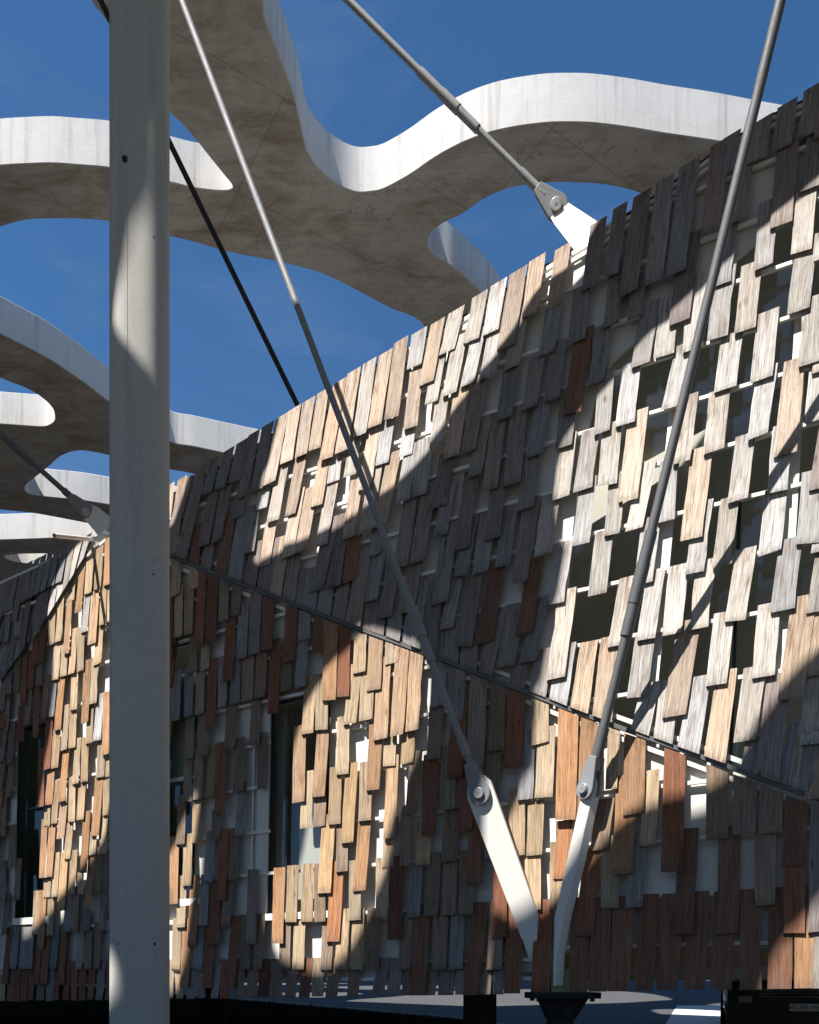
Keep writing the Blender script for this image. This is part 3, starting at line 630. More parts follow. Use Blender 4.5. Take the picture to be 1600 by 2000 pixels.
# boards of the facade surveyed from the photo: 'sheet origin_x origin_y scale' then x_top y_top x_bottom y_bottom width tone
PLANKS = """
A 1200 150 4
50 1000 -22 1550 115 p;222 900 108 1690 145 p;400 790 310 1605 150 g;592 662 480 1535 165 g;830 500 750 1195 150 p;925 440 870 765 140 g;1165 320 1110 655 160 g;1358 195 1308 560 158 g;1570 60 1525 450 180 g;1010 690 960 1130 150 g;1365 470 1302 1155 175 p;1590 430 1530 870 165 g;1205 960 1165 1485 150 w;1500 860 1460 1365 165 w;905 1150 850 1615 130 g;870 1490 805 2040 165 w;1075 1450 1020 1980 165 w;1510 1250 1435 1830 175 w;600 1220 507 1915 165 p;35 1440 -28 1940 130 g
B 1200 550 4
190 -60 165 285 130 g;290 150 205 650 150 g;440 100 385 580 160 w;655 -60 610 530 160 w;560 480 440 985 150 w;1205 225 1147 765 175 W;925 400 865 840 175 w;1415 600 1335 1350 180 t;1560 110 1530 640 185 w;140 630 80 1115 145 w;190 1000 105 1710 155 a;590 880 525 1410 140 w;825 840 775 1325 165 W;1195 660 1118 1210 165 w;690 1290 600 2010 170 a;1030 1190 962 1710 160 w;1320 1110 1275 1640 160 w;1600 640 1560 1090 150 w;265 1400 155 1935 135 W;425 1385 405 1870 140 w;1560 1470 1510 2045 185 w
C 1200 950 4
25 -100 -15 375 130 w;290 235 225 760 150 w;905 80 842 620 150 w;700 110 628 675 150 w;1265 10 1215 520 180 w;1030 480 945 1050 165 w;1380 400 1310 970 185 g;105 705 15 1245 135 w;330 645 245 1195 145 w;505 610 452 1155 155 W;720 570 657 1110 155 w;1485 850 1378 1660 200 t;860 980 797 1550 165 w;1215 910 1162 1488 180 w;590 1040 465 1795 185 t;245 1140 178 1648 160 w;1610 900 1570 1408 170 w
E 1200 1300 4
290 130 200 520 145 w;440 110 380 590 150 w;670 80 580 665 170 W;880 30 785 745 165 t;1100 5 1020 590 180 w;1290 60 1190 905 190 p;1085 560 1050 850 120 g;1400 440 1335 955 95 g;1570 5 1540 518 170 w;1570 530 1520 1025 180 g;0 490 -25 965 95 y;165 550 152 1160 165 o;295 815 252 1408 130 y;475 670 448 1612 170 r;802 800 800 1358 172 b;1018 880 1013 1320 180 b;1230 965 1220 1312 180 b;1435 1045 1390 1565 180 q;1620 1110 1600 2078 170 p;585 1270 537 2100 160 q;100 850 60 1628 160 o;905 1250 885 2093 175 q;1185 1240 1172 1872 165 b
F 1200 1600 4
1410 40 1405 890 175 r;190 110 152 690 135 g;-40 130 -35 698 140 y;80 600 35 1335 165 q;278 585 228 1335 150 q;460 580 415 1335 170 q;660 562 625 1335 170 q;865 560 830 1332 172 q;1070 545 1065 1330 170 q;1300 530 1292 1328 190 q;1510 520 1500 1325 195 o;1700 520 1700 1325 190 r
H 800 450 4
78 780 35 1065 120 w;222 705 130 1195 115 t;368 615 292 950 125 W;552 492 480 862 125 w;700 398 632 798 128 W;852 305 750 915 140 t;1002 205 940 662 130 t;1200 120 1137 562 125 t;1480 -80 1408 445 130 p;1350 430 1305 870 140 g;1130 590 1065 965 130 g;880 600 800 1070 120 w;690 690 605 1150 125 w;550 760 450 1205 110 w;400 810 310 1280 115 w;235 960 170 1345 100 w;1510 735 1460 1192 130 g;1370 760 1267 1428 145 r;1165 855 1112 1322 125 g;1000 970 938 1385 125 g;795 1040 740 1470 125 g;560 1120 460 1728 120 p;415 1190 325 1770 120 t;265 1240 205 1680 105 w;1250 1220 1205 1690 130 g;1545 1080 1500 1580 125 w
I 800 850 4
125 20 78 470 120 w;590 -150 505 320 110 g;705 -180 625 428 125 p;860 -240 795 382 135 p;1045 -310 980 160 130 g;1240 -10 1180 490 140 w;1420 -50 1350 428 145 w;1585 -100 1545 388 150 w;300 130 230 560 125 p;320 320 240 785 110 g;155 370 60 992 120 p;490 270 405 890 120 p;490 625 400 1100 115 g;720 200 645 810 125 p;615 600 555 1070 125 g;950 130 905 575 135 g;800 540 722 1025 115 g;960 480 857 1152 125 p;1110 455 1040 932 140 w;1400 330 1338 852 140 w;1215 825 1145 1315 130 w;1525 740 1467 1245 145 w;325 680 233 1312 130 g;360 1110 293 1512 105 g;990 960 895 1552 135 q;1235 1200 1142 1900 145 a;1030 1260 930 1770 135 g;830 1310 750 1805 145 g;690 1000 583 1620 135 q;510 1090 425 1652 125 p;715 1345 590 1860 110 p;205 1110 150 1690 110 p;115 1130 45 1650 75 g;50 980 -25 1385 115 p
J 800 1200 4
480 150 455 410 130 p;345 20 318 358 120 g;250 60 222 320 60 g;870 300 835 555 120 p;1055 265 1000 620 130 g;1235 225 1160 675 140 w;1405 210 1325 745 140 t;1570 170 1505 800 150 t;55 300 18 908 105 a;235 375 218 722 115 g;380 420 350 840 130 p;540 485 505 1255 135 p;690 550 680 1062 125 b;838 600 805 1200 140 r;1018 665 1020 1010 132 y;1242 755 1218 1605 160 o;1410 812 1375 1590 140 o;210 700 185 1132 105 b;400 570 352 1270 130 r;925 905 905 1446 120 g;1075 875 1047 1430 140 y;305 1025 298 1528 115 b;660 965 640 1480 125 b;170 1090 150 1722 115 r;55 1065 12 1560 95 b;-10 920 -20 1163 100 y;840 1360 838 1885 125 y;990 1455 973 1883 125 y;445 1150 437 1690 105 r
M 800 1560 4
530 60 505 668 115 r;640 0 630 470 90 g;115 180 102 518 115 y;330 80 310 493 115 b;195 420 165 918 112 b;50 530 30 928 110 g;320 430 305 910 115 b;450 400 440 907 115 b;1210 170 1190 626 135 O;1160 335 1150 872 120 y;960 340 965 870 125 y;710 470 700 1086 115 r;555 808 480 1505 125 q;680 795 660 1336 115 b;100 830 62 1505 130 q;245 830 230 1336 115 b;385 830 360 1335 110 g;830 830 800 1505 130 r;1060 785 1018 1507 145 r;1430 380 1368 1072 140 r;1330 770 1320 1508 140 q;1510 770 1470 1504 150 q;1535 0 1478 402 140 b;180 1340 158 1520 90 b;300 1300 280 1517 120 p;400 1340 390 1512 70 p;600 1300 590 1508 90 p;700 1340 690 1510 80 g
N 450 680 4
95 722 30 1040 95 g;188 655 88 1155 90 p;295 590 202 1108 95 g;405 525 303 1055 100 t;505 462 435 890 95 a;615 398 550 840 98 t;725 330 655 790 95 t;858 252 745 865 105 t;968 170 868 808 105 t;1090 95 1008 680 108 w;1215 28 1125 608 110 t;1335 -70 1258 545 112 t;1460 150 1405 622 110 t;415 880 330 1350 95 a;555 830 468 1302 90 t;270 1080 240 1255 90 w;70 1170 52 1325 85 g;735 860 668 1232 98 t;830 840 802 1045 98 w;985 690 930 998 98 w;1130 620 1045 1100 105 a;1235 560 1182 905 105 w;1400 600 1368 840 105 w;1420 745 1342 1202 110 w;1285 805 1168 1390 110 t;1140 900 1055 1438 105 a;990 1010 920 1482 100 t;800 1045 708 1545 95 a;640 1080 548 1592 100 t;535 1100 445 1632 95 a;190 1220 140 1600 90 g;115 1240 30 1800 105 g;1410 1170 1330 1708 110 p;320 1350 265 1700 90 t
K 450 1000 4
330 210 260 605 105 p;430 180 352 640 90 t;505 330 452 678 100 p;575 445 545 705 75 g;790 40 675 612 105 p;890 10 808 583 100 p;975 190 920 545 108 q;1150 120 1130 338 95 g;1055 295 955 862 115 p;1165 300 1095 695 105 g;1285 330 1205 825 110 p;650 430 620 735 105 g;775 400 728 770 105 g;885 560 840 830 100 p;1075 700 1045 895 100 p;1170 700 1145 945 105 p;1310 620 1268 985 110 g;1430 790 1400 1045 115 g;105 715 88 1145 82 g;200 630 183 1112 88 p;298 665 283 1075 90 q;480 730 455 1170 95 r;585 770 572 1000 92 g;702 815 682 1100 90 r;790 845 768 1470 108 o;892 885 880 1442 95 r;1018 925 1005 1255 95 y;1140 975 1118 1392 110 a;1258 1018 1255 1185 95 y;1345 1055 1300 1745 105 a;245 1100 230 1450 85 b;140 1120 132 1478 92 b;45 1120 35 1500 80 g;355 990 332 1575 85 r;440 1160 428 1400 88 b;565 1000 548 1370 88 g;630 1275 600 1732 90 y;715 1260 712 1702 98 y;985 1180 932 1655 100 y;1075 1200 1058 1625 105 y;1200 1130 1172 1775 110 a
L 450 1300 4
75 562 62 985 85 b;200 260 187 622 75 b;250 522 245 960 75 b;15 310 5 645 65 b;95 910 65 1330 65 g;545 465 530 1068 98 a;735 410 685 1025 98 a;885 395 875 850 98 y;605 822 590 1272 90 y;705 1000 692 1258 95 b;825 790 812 1240 95 y;950 760 912 1385 95 Y;1060 750 1050 1212 98 y;1140 430 1112 972 105 o;1250 540 1240 785 95 y;1270 700 1240 1348 95 a;770 1160 732 1778 105 Y;875 1220 872 1610 92 b;1050 1200 1008 1760 100 o;1240 1340 1230 1580 88 y;1375 1090 1365 1568 85 b;1310 1180 1305 1490 45 p
O 450 1600 4
178 392 158 978 80 p;385 378 365 972 90 o;490 360 472 805 88 y;604 348 595 802 92 y;700 345 698 802 88 b;840 325 800 957 105 O;975 320 972 790 95 y;1185 300 1180 779 92 y;1305 280 1280 942 112 R;765 770 748 1179 88 b;890 700 862 1172 95 y;1000 700 985 1177 95 y;1120 695 1112 1174 98 b;1385 770 1355 1176 92 b;545 720 528 1176 90 y;435 740 420 1169 85 b;240 740 208 1174 75 b;120 745 115 1172 78 b;80 1090 65 1388 75 b;185 1150 160 1388 85 b;285 1092 255 1380 92 R;365 1092 355 1385 92 b;495 1090 470 1385 85 b;608 1085 575 1384 85 r;690 1082 680 1378 92 y;825 1085 788 1382 95 b;975 1150 955 1380 92 b;1205 1083 1150 1370 105 p;1300 1083 1270 1367 105 p;1400 1150 1385 1362 95 b;1590 1180 1560 1362 80 p
P 320 820 5
75 620 40 960 60 t;182 562 75 1230 88 t;130 1100 105 1335 100 g;375 450 158 1258 112 p;500 375 415 720 100 g;640 282 542 672 108 g;485 690 385 1232 105 p;610 650 515 1185 105 p;660 900 550 1490 100 q;345 1010 292 1400 90 r;455 1150 412 1440 95 p;775 1250 742 1565 80 g;905 1190 835 1600 115 p;125 1380 110 1718 90 y;298 1450 292 1650 82 y;375 1480 337 2205 85 r;480 1520 455 2180 100 r;590 1560 580 1965 92 b;715 1615 695 1910 92 b;62 1420 60 2315 50 r;150 1620 135 2122 82 y;250 1590 235 2098 88 y
Q 320 1200 5
295 180 283 568 88 b;405 290 402 540 85 y;655 40 622 650 100 r;490 428 445 1120 92 r;580 405 568 905 85 g;130 545 108 1040 88 g;250 515 237 1000 85 g;358 560 345 978 85 y;260 980 250 1408 82 b;400 960 390 1378 88 b;655 880 628 1322 82 b;345 1300 328 1808 88 b;238 1410 228 1830 82 b;485 1268 443 1788 85 b;565 1245 545 1942 105 r;180 1755 160 2245 82 b;328 1800 315 2232 85 y
R 320 1560 5
105 368 85 1032 90 o;235 342 225 850 88 y;515 100 505 400 90 b;460 315 435 818 88 g;595 292 555 995 95 r;700 285 672 800 95 b;180 750 165 1257 85 y;305 745 272 1432 88 o;405 740 378 1240 85 g;505 800 490 1425 98 r;645 790 602 1240 92 b;710 1140 645 1852 92 r;130 1165 115 1667 82 y;225 1170 198 1841 85 o;350 1240 332 1665 88 g;460 1260 422 1850 95 r;75 1570 60 1950 60 y;140 1700 155 1950 70 y;290 1680 265 1945 90 g;360 1700 370 1945 80 p;540 1565 490 1940 70 g;590 1570 600 1940 100 r
S 0 1030 6.252
50 570 5 950 70 p;122 520 35 1050 72 g;205 488 112 1015 72 g;290 460 168 1140 72 p;365 420 278 912 78 g;455 378 350 868 72 g;538 338 430 825 75 g;620 295 515 780 75 g;700 255 612 722 82 g;795 215 712 672 75 g;880 180 790 625 75 g;965 175 860 650 80 w;1075 90 975 500 85 w;1165 130 1060 360 60 w;340 890 262 1460 75 p;490 800 422 1285 75 g;560 760 510 1145 85 p;665 690 618 1010 80 w;745 640 710 880 75 w;805 620 790 750 60 w;105 1030 65 1410 65 g;260 930 200 1335 75 g;30 1060 0 1400 60 p;165 1330 110 1720 75 g;240 1360 195 1600 75 g;85 1430 30 1820 70 g;15 1400 -10 1600 50 g;360 1210 325 1420 50 p;1325 90 1312 702 95 o;1220 240 1190 755 92 y;1100 395 1072 808 88 y;1000 530 950 1038 82 o;882 680 862 898 85 y;850 800 808 1542 75 a;745 910 708 1395 78 y;642 1040 618 1435 80 y;540 1160 490 1655 85 r;440 1260 412 1690 75 r;1072 810 1025 1278 78 w;1165 770 1118 1425 100 a;1270 620 1245 1190 80 y;1345 700 1340 1150 70 y;915 1230 870 1788 78 y;990 1210 978 1752 85 y;710 1400 665 1862 88 y;790 1400 770 1818 85 y;1220 1200 1185 1672 90 y;580 1805 530 2338 72 b;655 1850 620 2313 80 g;755 1820 700 2475 85 o;915 1770 895 2228 85 y;1070 1615 1032 2388 85 o;1165 1580 1135 2152 90 y;310 1490 275 2170 75 r;395 1480 368 1970 85 r;485 1650 472 1938 85 b;215 1600 195 2018 72 b;120 1740 102 2038 65 g;45 1830 15 2248 65 b
T 0 1320 6.252
100 230 70 685 60 g;265 360 245 808 85 r;355 160 330 595 65 b;455 130 435 752 70 r;605 510 570 1142 85 r;700 650 665 1128 92 a;815 350 775 908 78 y;895 420 878 880 88 y;1110 340 1082 825 80 y;1230 215 1182 790 95 W;1315 190 1295 958 105 o;810 880 755 1535 82 o;955 758 918 1318 75 y;1040 750 1028 1292 85 y;1240 800 1222 1239 95 y;1330 950 1320 1232 70 y;505 885 495 1598 75 r;625 1130 592 1575 92 o;695 1270 658 1805 78 y;885 1240 872 1782 80 y;1005 1290 975 1758 90 y;1210 1230 1158 1955 98 o;1305 1230 1298 1702 90 y;580 1580 572 1832 75 y;775 1550 735 1990 95 a;1060 1650 1018 2410 85 o;150 570 118 1082 72 b;155 980 105 1485 72 b;10 1020 0 1600 50 o;55 1425 38 1965 60 b;160 1815 120 2355 68 b;545 1750 512 2468 72 o;640 1820 595 2455 85 o;10 450 5 860 40 r;855 1790 820 2237 80 y;1145 1900 1125 2188 95 y;1270 1710 1255 2177 88 y
U 0 1640 6.252
230 228 200 742 75 b;40 250 30 752 75 p;700 155 662 698 75 y;790 150 742 868 90 Y;905 125 868 678 85 y;985 400 982 668 75 y;1120 190 1065 852 82 o;1215 90 1190 648 80 b;1300 190 1288 642 92 b;580 460 572 706 85 y;452 622 425 1162 78 y;530 615 492 1338 80 o;625 710 605 1172 80 y;840 690 812 1125 88 g;930 570 912 1130 80 b;1060 860 1045 1119 88 p;1260 650 1242 1112 80 p;1330 700 1320 1105 60 g;95 650 50 1162 68 p;125 1065 50 1758 72 r;208 1062 158 1577 78 g;300 1055 272 1579 82 g;380 1060 352 1579 75 g;470 1340 440 1768 70 r;575 1180 530 1768 90 r;695 1035 642 1579 80 g;790 1040 740 1775 80 r;990 1020 958 1584 78 g;1085 1120 1070 1585 92 b;1195 1005 1180 1581 82 b;30 1640 20 1980 75 y;150 1500 120 1980 80 r;215 1550 200 1980 85 r;310 1550 290 1980 85 r;385 1600 375 1980 60 r;505 1720 485 1980 95 b;625 1550 600 1980 85 g;690 1620 680 1980 70 r;830 1480 800 1980 75 r;910 1480 900 1980 75 r;1010 1500 1000 1980 85 r;1130 1550 1100 1975 80 r;1250 1480 1210 1975 95 g;1325 1550 1320 1965 50 r
"""
# ------------------------------------------------------------------ the wooden building
bld = empty('shingled_building', wall_at(800, 1945))
tag(bld, 'low building clad in overlapping weathered wooden boards on pale rails, under the concrete canopy', 'building')

TONES = {  # board colours; g and p are partly w and t darkened for shade
 'W': (.60, .575, .55), 'w': (.49, .465, .44), 'g': (.30, .288, .28), 't': (.50, .395, .31), 'a': (.52, .345, .22),
 'p': (.30, .245, .225), 'A': (.56, .47, .39), 'y': (.49, .37, .245), 'Y': (.53, .36, .20), 'o': (.46, .26, .14), 'O': (.44, .20, .095),
 'r': (.27, .115, .068), 'q': (.25, .125, .082), 'R': (.16, .06, .04), 'b': (.30, .22, .16)}
THK, LIFT = .019, .058

rows = []
ox = oy = 0; sc = 1
for line in PLANKS.strip().split('\n'):
    if ';' not in line:
        _, ox, oy, sc = line.split(); ox, oy, sc = float(ox), float(oy), float(sc)
        continue
    for e in line.split(';'):
        a, b_, c_, d_, w_, k_ = e.split()
        rows.append([ox + float(a) / sc, oy + float(b_) / sc, ox + float(c_) / sc, oy + float(d_) / sc, float(w_) / sc, k_])

def plank_mesh(corners, fn, key, rnd):
    """corners: photo points tl, tr, br, bl on surface fn; returns world verts, faces, uvs, tone, centre"""
    tl, tr, br, bl = corners
    L_ = (fn(*tl) - fn(*bl)).length
    tilt = LIFT * L_ + rnd.uniform(0, .004)
    base = .001 + rnd.uniform(0, .003)
    roll = rnd.uniform(-.003, .003)
    segs = max(2, int(L_ / .13))
    wob_l = [rnd.uniform(-1, 1) * .0028 for _ in range(segs + 1)]
    wob_r = [rnd.uniform(-1, 1) * .0028 for _ in range(segs + 1)]
    if rnd.random() < .25:                       # waney edge
        j = rnd.randrange(segs + 1); wob_r[j] += rnd.choice((-.009, .007))
    if rnd.random() < .15:
        j = rnd.randrange(segs + 1); wob_l[j] += rnd.choice((.009, -.006))
    warp = rnd.uniform(-.004, .004)
    mx_ = lambda A, B, t: (A[0] + (B[0] - A[0]) * t, A[1] + (B[1] - A[1]) * t)
    vs, uvs = [], []
    width = (fn(*tr) - fn(*tl)).length
    uo, vo = rnd.uniform(0, 400), rnd.uniform(0, 400)
    for i in range(segs + 1):
        t = i / segs
        o0 = base + tilt * t + warp * math.sin(math.pi * t)
        l0 = fn(*mx_(tl, bl, t), o0 + roll); r0 = fn(*mx_(tr, br, t), o0 - roll)
        l1 = fn(*mx_(tl, bl, t), o0 + roll + THK); r1 = fn(*mx_(tr, br, t), o0 - roll + THK)
        vs += [l0 + T * wob_l[i], r0 + T * wob_r[i], r1 + T * wob_r[i], l1 + T * wob_l[i]]
        vv = vo + L_ * t
        uvs += [(uo, vv), (uo + width, vv), (uo + width + THK, vv), (uo - THK, vv)]
    fs = [(0, 1, 2, 3), tuple(reversed(range(segs * 4, segs * 4 + 4)))]
    for i in range(segs):
        k = i * 4
        for a, b_ in ((0, 1), (1, 2), (2, 3), (3, 0)):
            fs.append((k + a, k + 4 + a, k + 4 + b_, k + b_))
    base_t = TONES[key]
    br_ = rnd.uniform(.80, 1.16); hue = rnd.uniform(-.05, .05)
    tone = (min(1, base_t[0] * br_ * (1 + hue)), base_t[1] * br_, base_t[2] * br_ * (1 - hue * 1.4))
    return vs, fs, uvs, tone

def put_mesh(name, parts, parent):
    """parts: list of (verts, faces, uvs, tone) joined in one mesh"""
    V, Fc, U, Tn, A_ = [], [], [], [], []
    for vs, fs, uvs, tone in parts:
        k = len(V); V += vs; Fc += [tuple(i + k for i in q) for q in fs]; U += uvs; Tn += [tone] * len(vs); m_ = len(vs) // 4 - 1; A_ += [(j // 4) / m_ for j in range(len(vs))]
    c = sum(V, Vector()) / len(V)
    me = bpy.data.meshes.new(name)
    me.from_pydata([tuple(q - c) for q in V], [], Fc)
    me.materials.append(WOOD)
    uvl = me.uv_layers.new(name='grain')
    for lp in me.loops: uvl.data[lp.index].uv = U[lp.vertex_index]
    at = me.attributes.new('tone', 'FLOAT_COLOR', 'POINT')
    for i, t in enumerate(Tn): at.data[i].color = (t[0], t[1], t[2], 1)
    al = me.attributes.new('along', 'FLOAT', 'POINT')
    al.data.foreach_set('value', A_)
    o = bpy.data.objects.new(name, me)
    o.location = c
    return link(o, parent)

def rail_slope(x, y): return -(YH - y) / (x + 2120)
wall_list, roof_list = [], []
rnd = random.Random(11)
for xt, yt, xb, yb, w, k in rows:
    xm, ym = (xt + xb) / 2, (yt + yb) / 2
    upper = ym < interp(CREASE, xm)
    fn = roof_at if upper else wall_at
    def ends(x, y, slope, w=w): return (x - w / 2, y - slope * w / 2), (x + w / 2, y + slope * w / 2)
    js = rnd.uniform(-.05, .05)
    st = rail_slope(xt, yt) + js * .6
    sb = rail_slope(xb, yb) + js + (rnd.uniform(-.12, .12) if rnd.random() < .3 else 0)
    if upper:
        k = {'a': 'A', 'r': 'q'}.get(k, k)
        if abs(yt - interp(TOPLINE, xt)) < 24: st = -.60
        yc = interp(CREASE, xb)
        if yb > yc - 26:
            sb = (interp(CREASE, xb + w / 2) - interp(CREASE, xb - w / 2)) / w
            yb = yc - (4 if xb > 205 else 0)
    else:
        yc = interp(CREASE, xt)
        if yt < yc + 34 and xt > 40:
            sl = (interp(CREASE, xt + w / 2) - interp(CREASE, xt - w / 2)) / w
            st = sl; yt = max(yt, yc + 7)
        if yb > interp(FOOT, xb) - 14:
            yb = interp(FOOT, xb) + rnd.uniform(-2, 1); sb = -.012
        if xt < 230 and yt < 1330 and xt > 40 and yt < interp(CREASE, xt) + 60: yt = max(yt, interp(CREASE, xt) + 3)
    if xt > 130 and xt < 230 and not upper and yt < 1110: st = -.75
    w *= 1.03
    tl, tr = ends(xt, yt, st); bl, br = ends(xb, yb, sb)
    (roof_list if upper else wall_list).append((plank_mesh((tl, tr, br, bl), fn, k, rnd), w * (yb - yt), upper))

# boards the post hides and those just beyond the picture: same rows, laid by the metre
def metre_plank(u, z_top, ln, w, key, upper, lean):
    fn = roof_uz if upper else wall_uz
    def f2(a, b_, off=0.0): return fn(a, b_, off)
    tl, tr = (u - w / 2, z_top), (u + w / 2, z_top)
    bl, br = (u - w / 2 - lean, z_top - ln), (u + w / 2 - lean, z_top - ln)
    return plank_mesh((tl, tr, br, bl), f2, key, rnd)
extra_roof, extra_wall = [], []
def top_z(x):
    y = interp(TOPLINE, x); return roof_at(x, y).z
for x_lo, x_hi in ((-170, -6), (222, 326), (1612, 1850)):
    ua = wall_at(x_lo, 1900).dot(T); ub = wall_at(x_hi, 1900).dot(T)
    u = ua
    while u < ub:
        xx = photo(wall_uz(u, .5))[0]
        zc = crease_z(u); zf = wall_at(xx, interp(FOOT, xx)).z
        z = zf + .36 + .0
        k_ = 0
        while z < zc - .08:
            if rnd.random() < .82:
                ln = min(rnd.choice((.45, .47, .75, .78)), z - zf)
                extra_wall.append(metre_plank(u + rnd.uniform(-.03, .03), z, ln, rnd.uniform(.12, .145), rnd.choice('rqqbbgoy' if z < 1.2 else 'bbyrgp'), False, ln * .04))
            z += .41; k_ += 1
        xr = photo(roof_uz(u, (zc + 5.5) / 2))[0]
        zt = top_z(xr) - .02
        z = zc + .45
        while z < zt:
            if rnd.random() < .8:
                ln = min(rnd.choice((.5, .52, .85)), z - zc - .01)
                if z + .46 > zt: z = zt
                extra_roof.append(metre_plank(u + rnd.uniform(-.03, .03), z, ln, rnd.uniform(.13, .16), rnd.choice('wwggtpw'), True, ln * .12))
            z += .46
        u += .155

# nail heads near the top of every surveyed board
nb = MB()
for lst in (wall_list, roof_list):
    for (vs, fs, uvs, tone), area_, up_ in lst:
        if area_ < 900: continue
        a, b2, c2, d2 = vs[3], vs[2], vs[6], vs[7]       # front face of the first length
        for s_ in (.22, .78):
            q = a.lerp(b2, s_ + rnd.uniform(-.05, .05)); q2 = d2.lerp(c2, s_)
            q = q.lerp(q2, .16 + rnd.uniform(0, .12)) + OUT * .0006
            nb.tube(q, q + OUT * .002, .0045, n=6)
o = nb.obj('nail_heads', M_GALV, bld); o['kind'] = 'stuff'
wall_list.sort(key=lambda q: -q[1]); roof_list.sort(key=lambda q: -q[1])
for q in roof_list[:300]: put_mesh('roof_plank', [q[0]], bld)
for q in wall_list[:300]: put_mesh('wall_plank', [q[0]], bld)
o = put_mesh('small_roof_planks', [q[0] for q in roof_list[300:]] + extra_roof, bld); o['kind'] = 'stuff'
o = put_mesh('small_wall_planks', [q[0] for q in wall_list[300:]] + extra_wall, bld); o['kind'] = 'stuff'

# openings of the wall (photo outlines, taken on the panel face behind the boards)
PANEL = -.05
WINS = [(30, 1425, 90, 1797), (320, 1262, 384, 1762), (524, 1372, 642, 1788)]
OPENING = [(1640, 352), (1600, 385), (1472, 478), (1195, 705), (1160, 780), (1128, 950), (1110, 1120), (1100, 1240), (1090, 1352)]
def bar(mb, p0, p1, h, d0, d1, up=Vector((0, 0, 1))):
    """square bar from p0 to p1, height h, reaching from d0 to d1 along the outward normal"""
    a = [p0 + OUT * d0 - up * h / 2, p0 + OUT * d1 - up * h / 2, p0 + OUT * d1 + up * h / 2, p0 + OUT * d0 + up * h / 2]
    b_ = [p1 + OUT * d0 - up * h / 2, p1 + OUT * d1 - up * h / 2, p1 + OUT * d1 + up * h / 2, p1 + OUT * d0 + up * h / 2]
    mb.hexa(a, b_)
def in_win(x, y, m=4):
    return any(x0 - m < x < x1 + m and y0 < y < y1 for x0, y0, x1, y1 in WINS[2:])
u_lo, u_hi = wall_at(-200, 1900).dot(T), wall_at(1860, 1900).dot(T)
steps = 260
def rail_run(z, upper, name):
    run = None
    for i in range(steps + 2):
        u = u_lo + (u_hi - u_lo) * i / steps
        zc = crease_z(u)
        if upper:
            q = roof_uz(u, z); x, y = photo(q)
            ok = z > zc + .05 and y > interp(TOPLINE, x) + 10
        else:
            q = wall_uz(u, z); x, y = photo(q)
            ok = z < zc - .05 and not (x < 642 and x > 527 and 1372 < y < 1690) and not (30 < x < 90 and 1425 < y < 1797) and not (320 < x < 384 and 1262 < y < 1762)
            if name == 'left': ok = ok and x < 1040
            if name == 'right': ok = ok and x > 1095
        if i > steps: ok = False
        if ok and run is None: run = u
        if not ok and run is not None:
            if last - run > .1:
                mb = MB(); fn = roof_uz if upper else wall_uz
                bar(mb, fn(run, z), fn(last, z), .028, -.027, 0)
                mb.obj('rail', M_WHITE, bld)
            run = None
        last = u
for z in (.055, .20): rail_run(z, False, 'left')
rail_run(.63, False, 'left')
for z in (.288, .64): rail_run(z, False, 'right')
for z in (1.04, 1.44, 1.87, 2.28, 2.69, 3.1, 3.5, 3.9, 4.3): rail_run(z, False, '')
for k in range(-1, 11): rail_run(2.635 + .4625 * k if k < 7 else 5.41 + .49 * (k - 6), True, '')

def polyline_bars(name, pts, fn, h, d0, d1, mat):
    mb = MB()
    w = [fn(x, y) for x, y in pts]
    for a, b_ in zip(w, w[1:]): bar(mb, a, b_ + (b_ - a).normalized() * .004, h, d0, d1)
    return mb.obj(name, mat, bld)
cr = [(x, interp(CREASE, x)) for x in (-200, -100, 0, 50, 95, 140, 180, 205)]
cr2 = [(x, interp(CREASE, x)) for x in (205, 330, 465, 600, 715, 830, 985, 1140, 1285, 1430, 1600, 1850)]
polyline_bars('crease_flashing', cr2, lambda x, y: wall_at(x, y + 1), .034, -.01, .032, M_TRIM)
polyline_bars('crease_strip', cr, lambda x, y: wall_at(x, y + 1), .16, PANEL - .02, -.028, M_WHITE)
polyline_bars('sloping_rail', [(x, y + 17 + 4 * (x > 1100)) for x, y in cr2], wall_at, .036, -.03, -.002, M_WHITE)
polyline_bars('sloping_rail', [(x, y - 19) for x, y in cr2], roof_at, .036, -.03, -.002, M_WHITE)
polyline_bars('sloping_rail', [(x, y + 14) for x, y in cr], wall_at, .03, -.03, -.002, M_WHITE)
tl_ = [(x, interp(TOPLINE, x)) for x in (-150, 0, 60, 120, 165)]
tl2 = [(x, interp(TOPLINE, x)) for x in (222, 250, 335, 420, 500, 600, 700, 800, 900, 1000, 1100, 1185, 1300, 1400, 1500, 1600, 1750, 1850)]
for dy in (24, 38):
    polyline_bars('top_rail', [(x, y + dy) for x, y in tl2], roof_at, .034, -.03, -.002, M_WHITE)
polyline_bars('top_rail', [(x, y + 20) for x, y in tl_], roof_at, .03, -.03, -.002, M_WHITE)

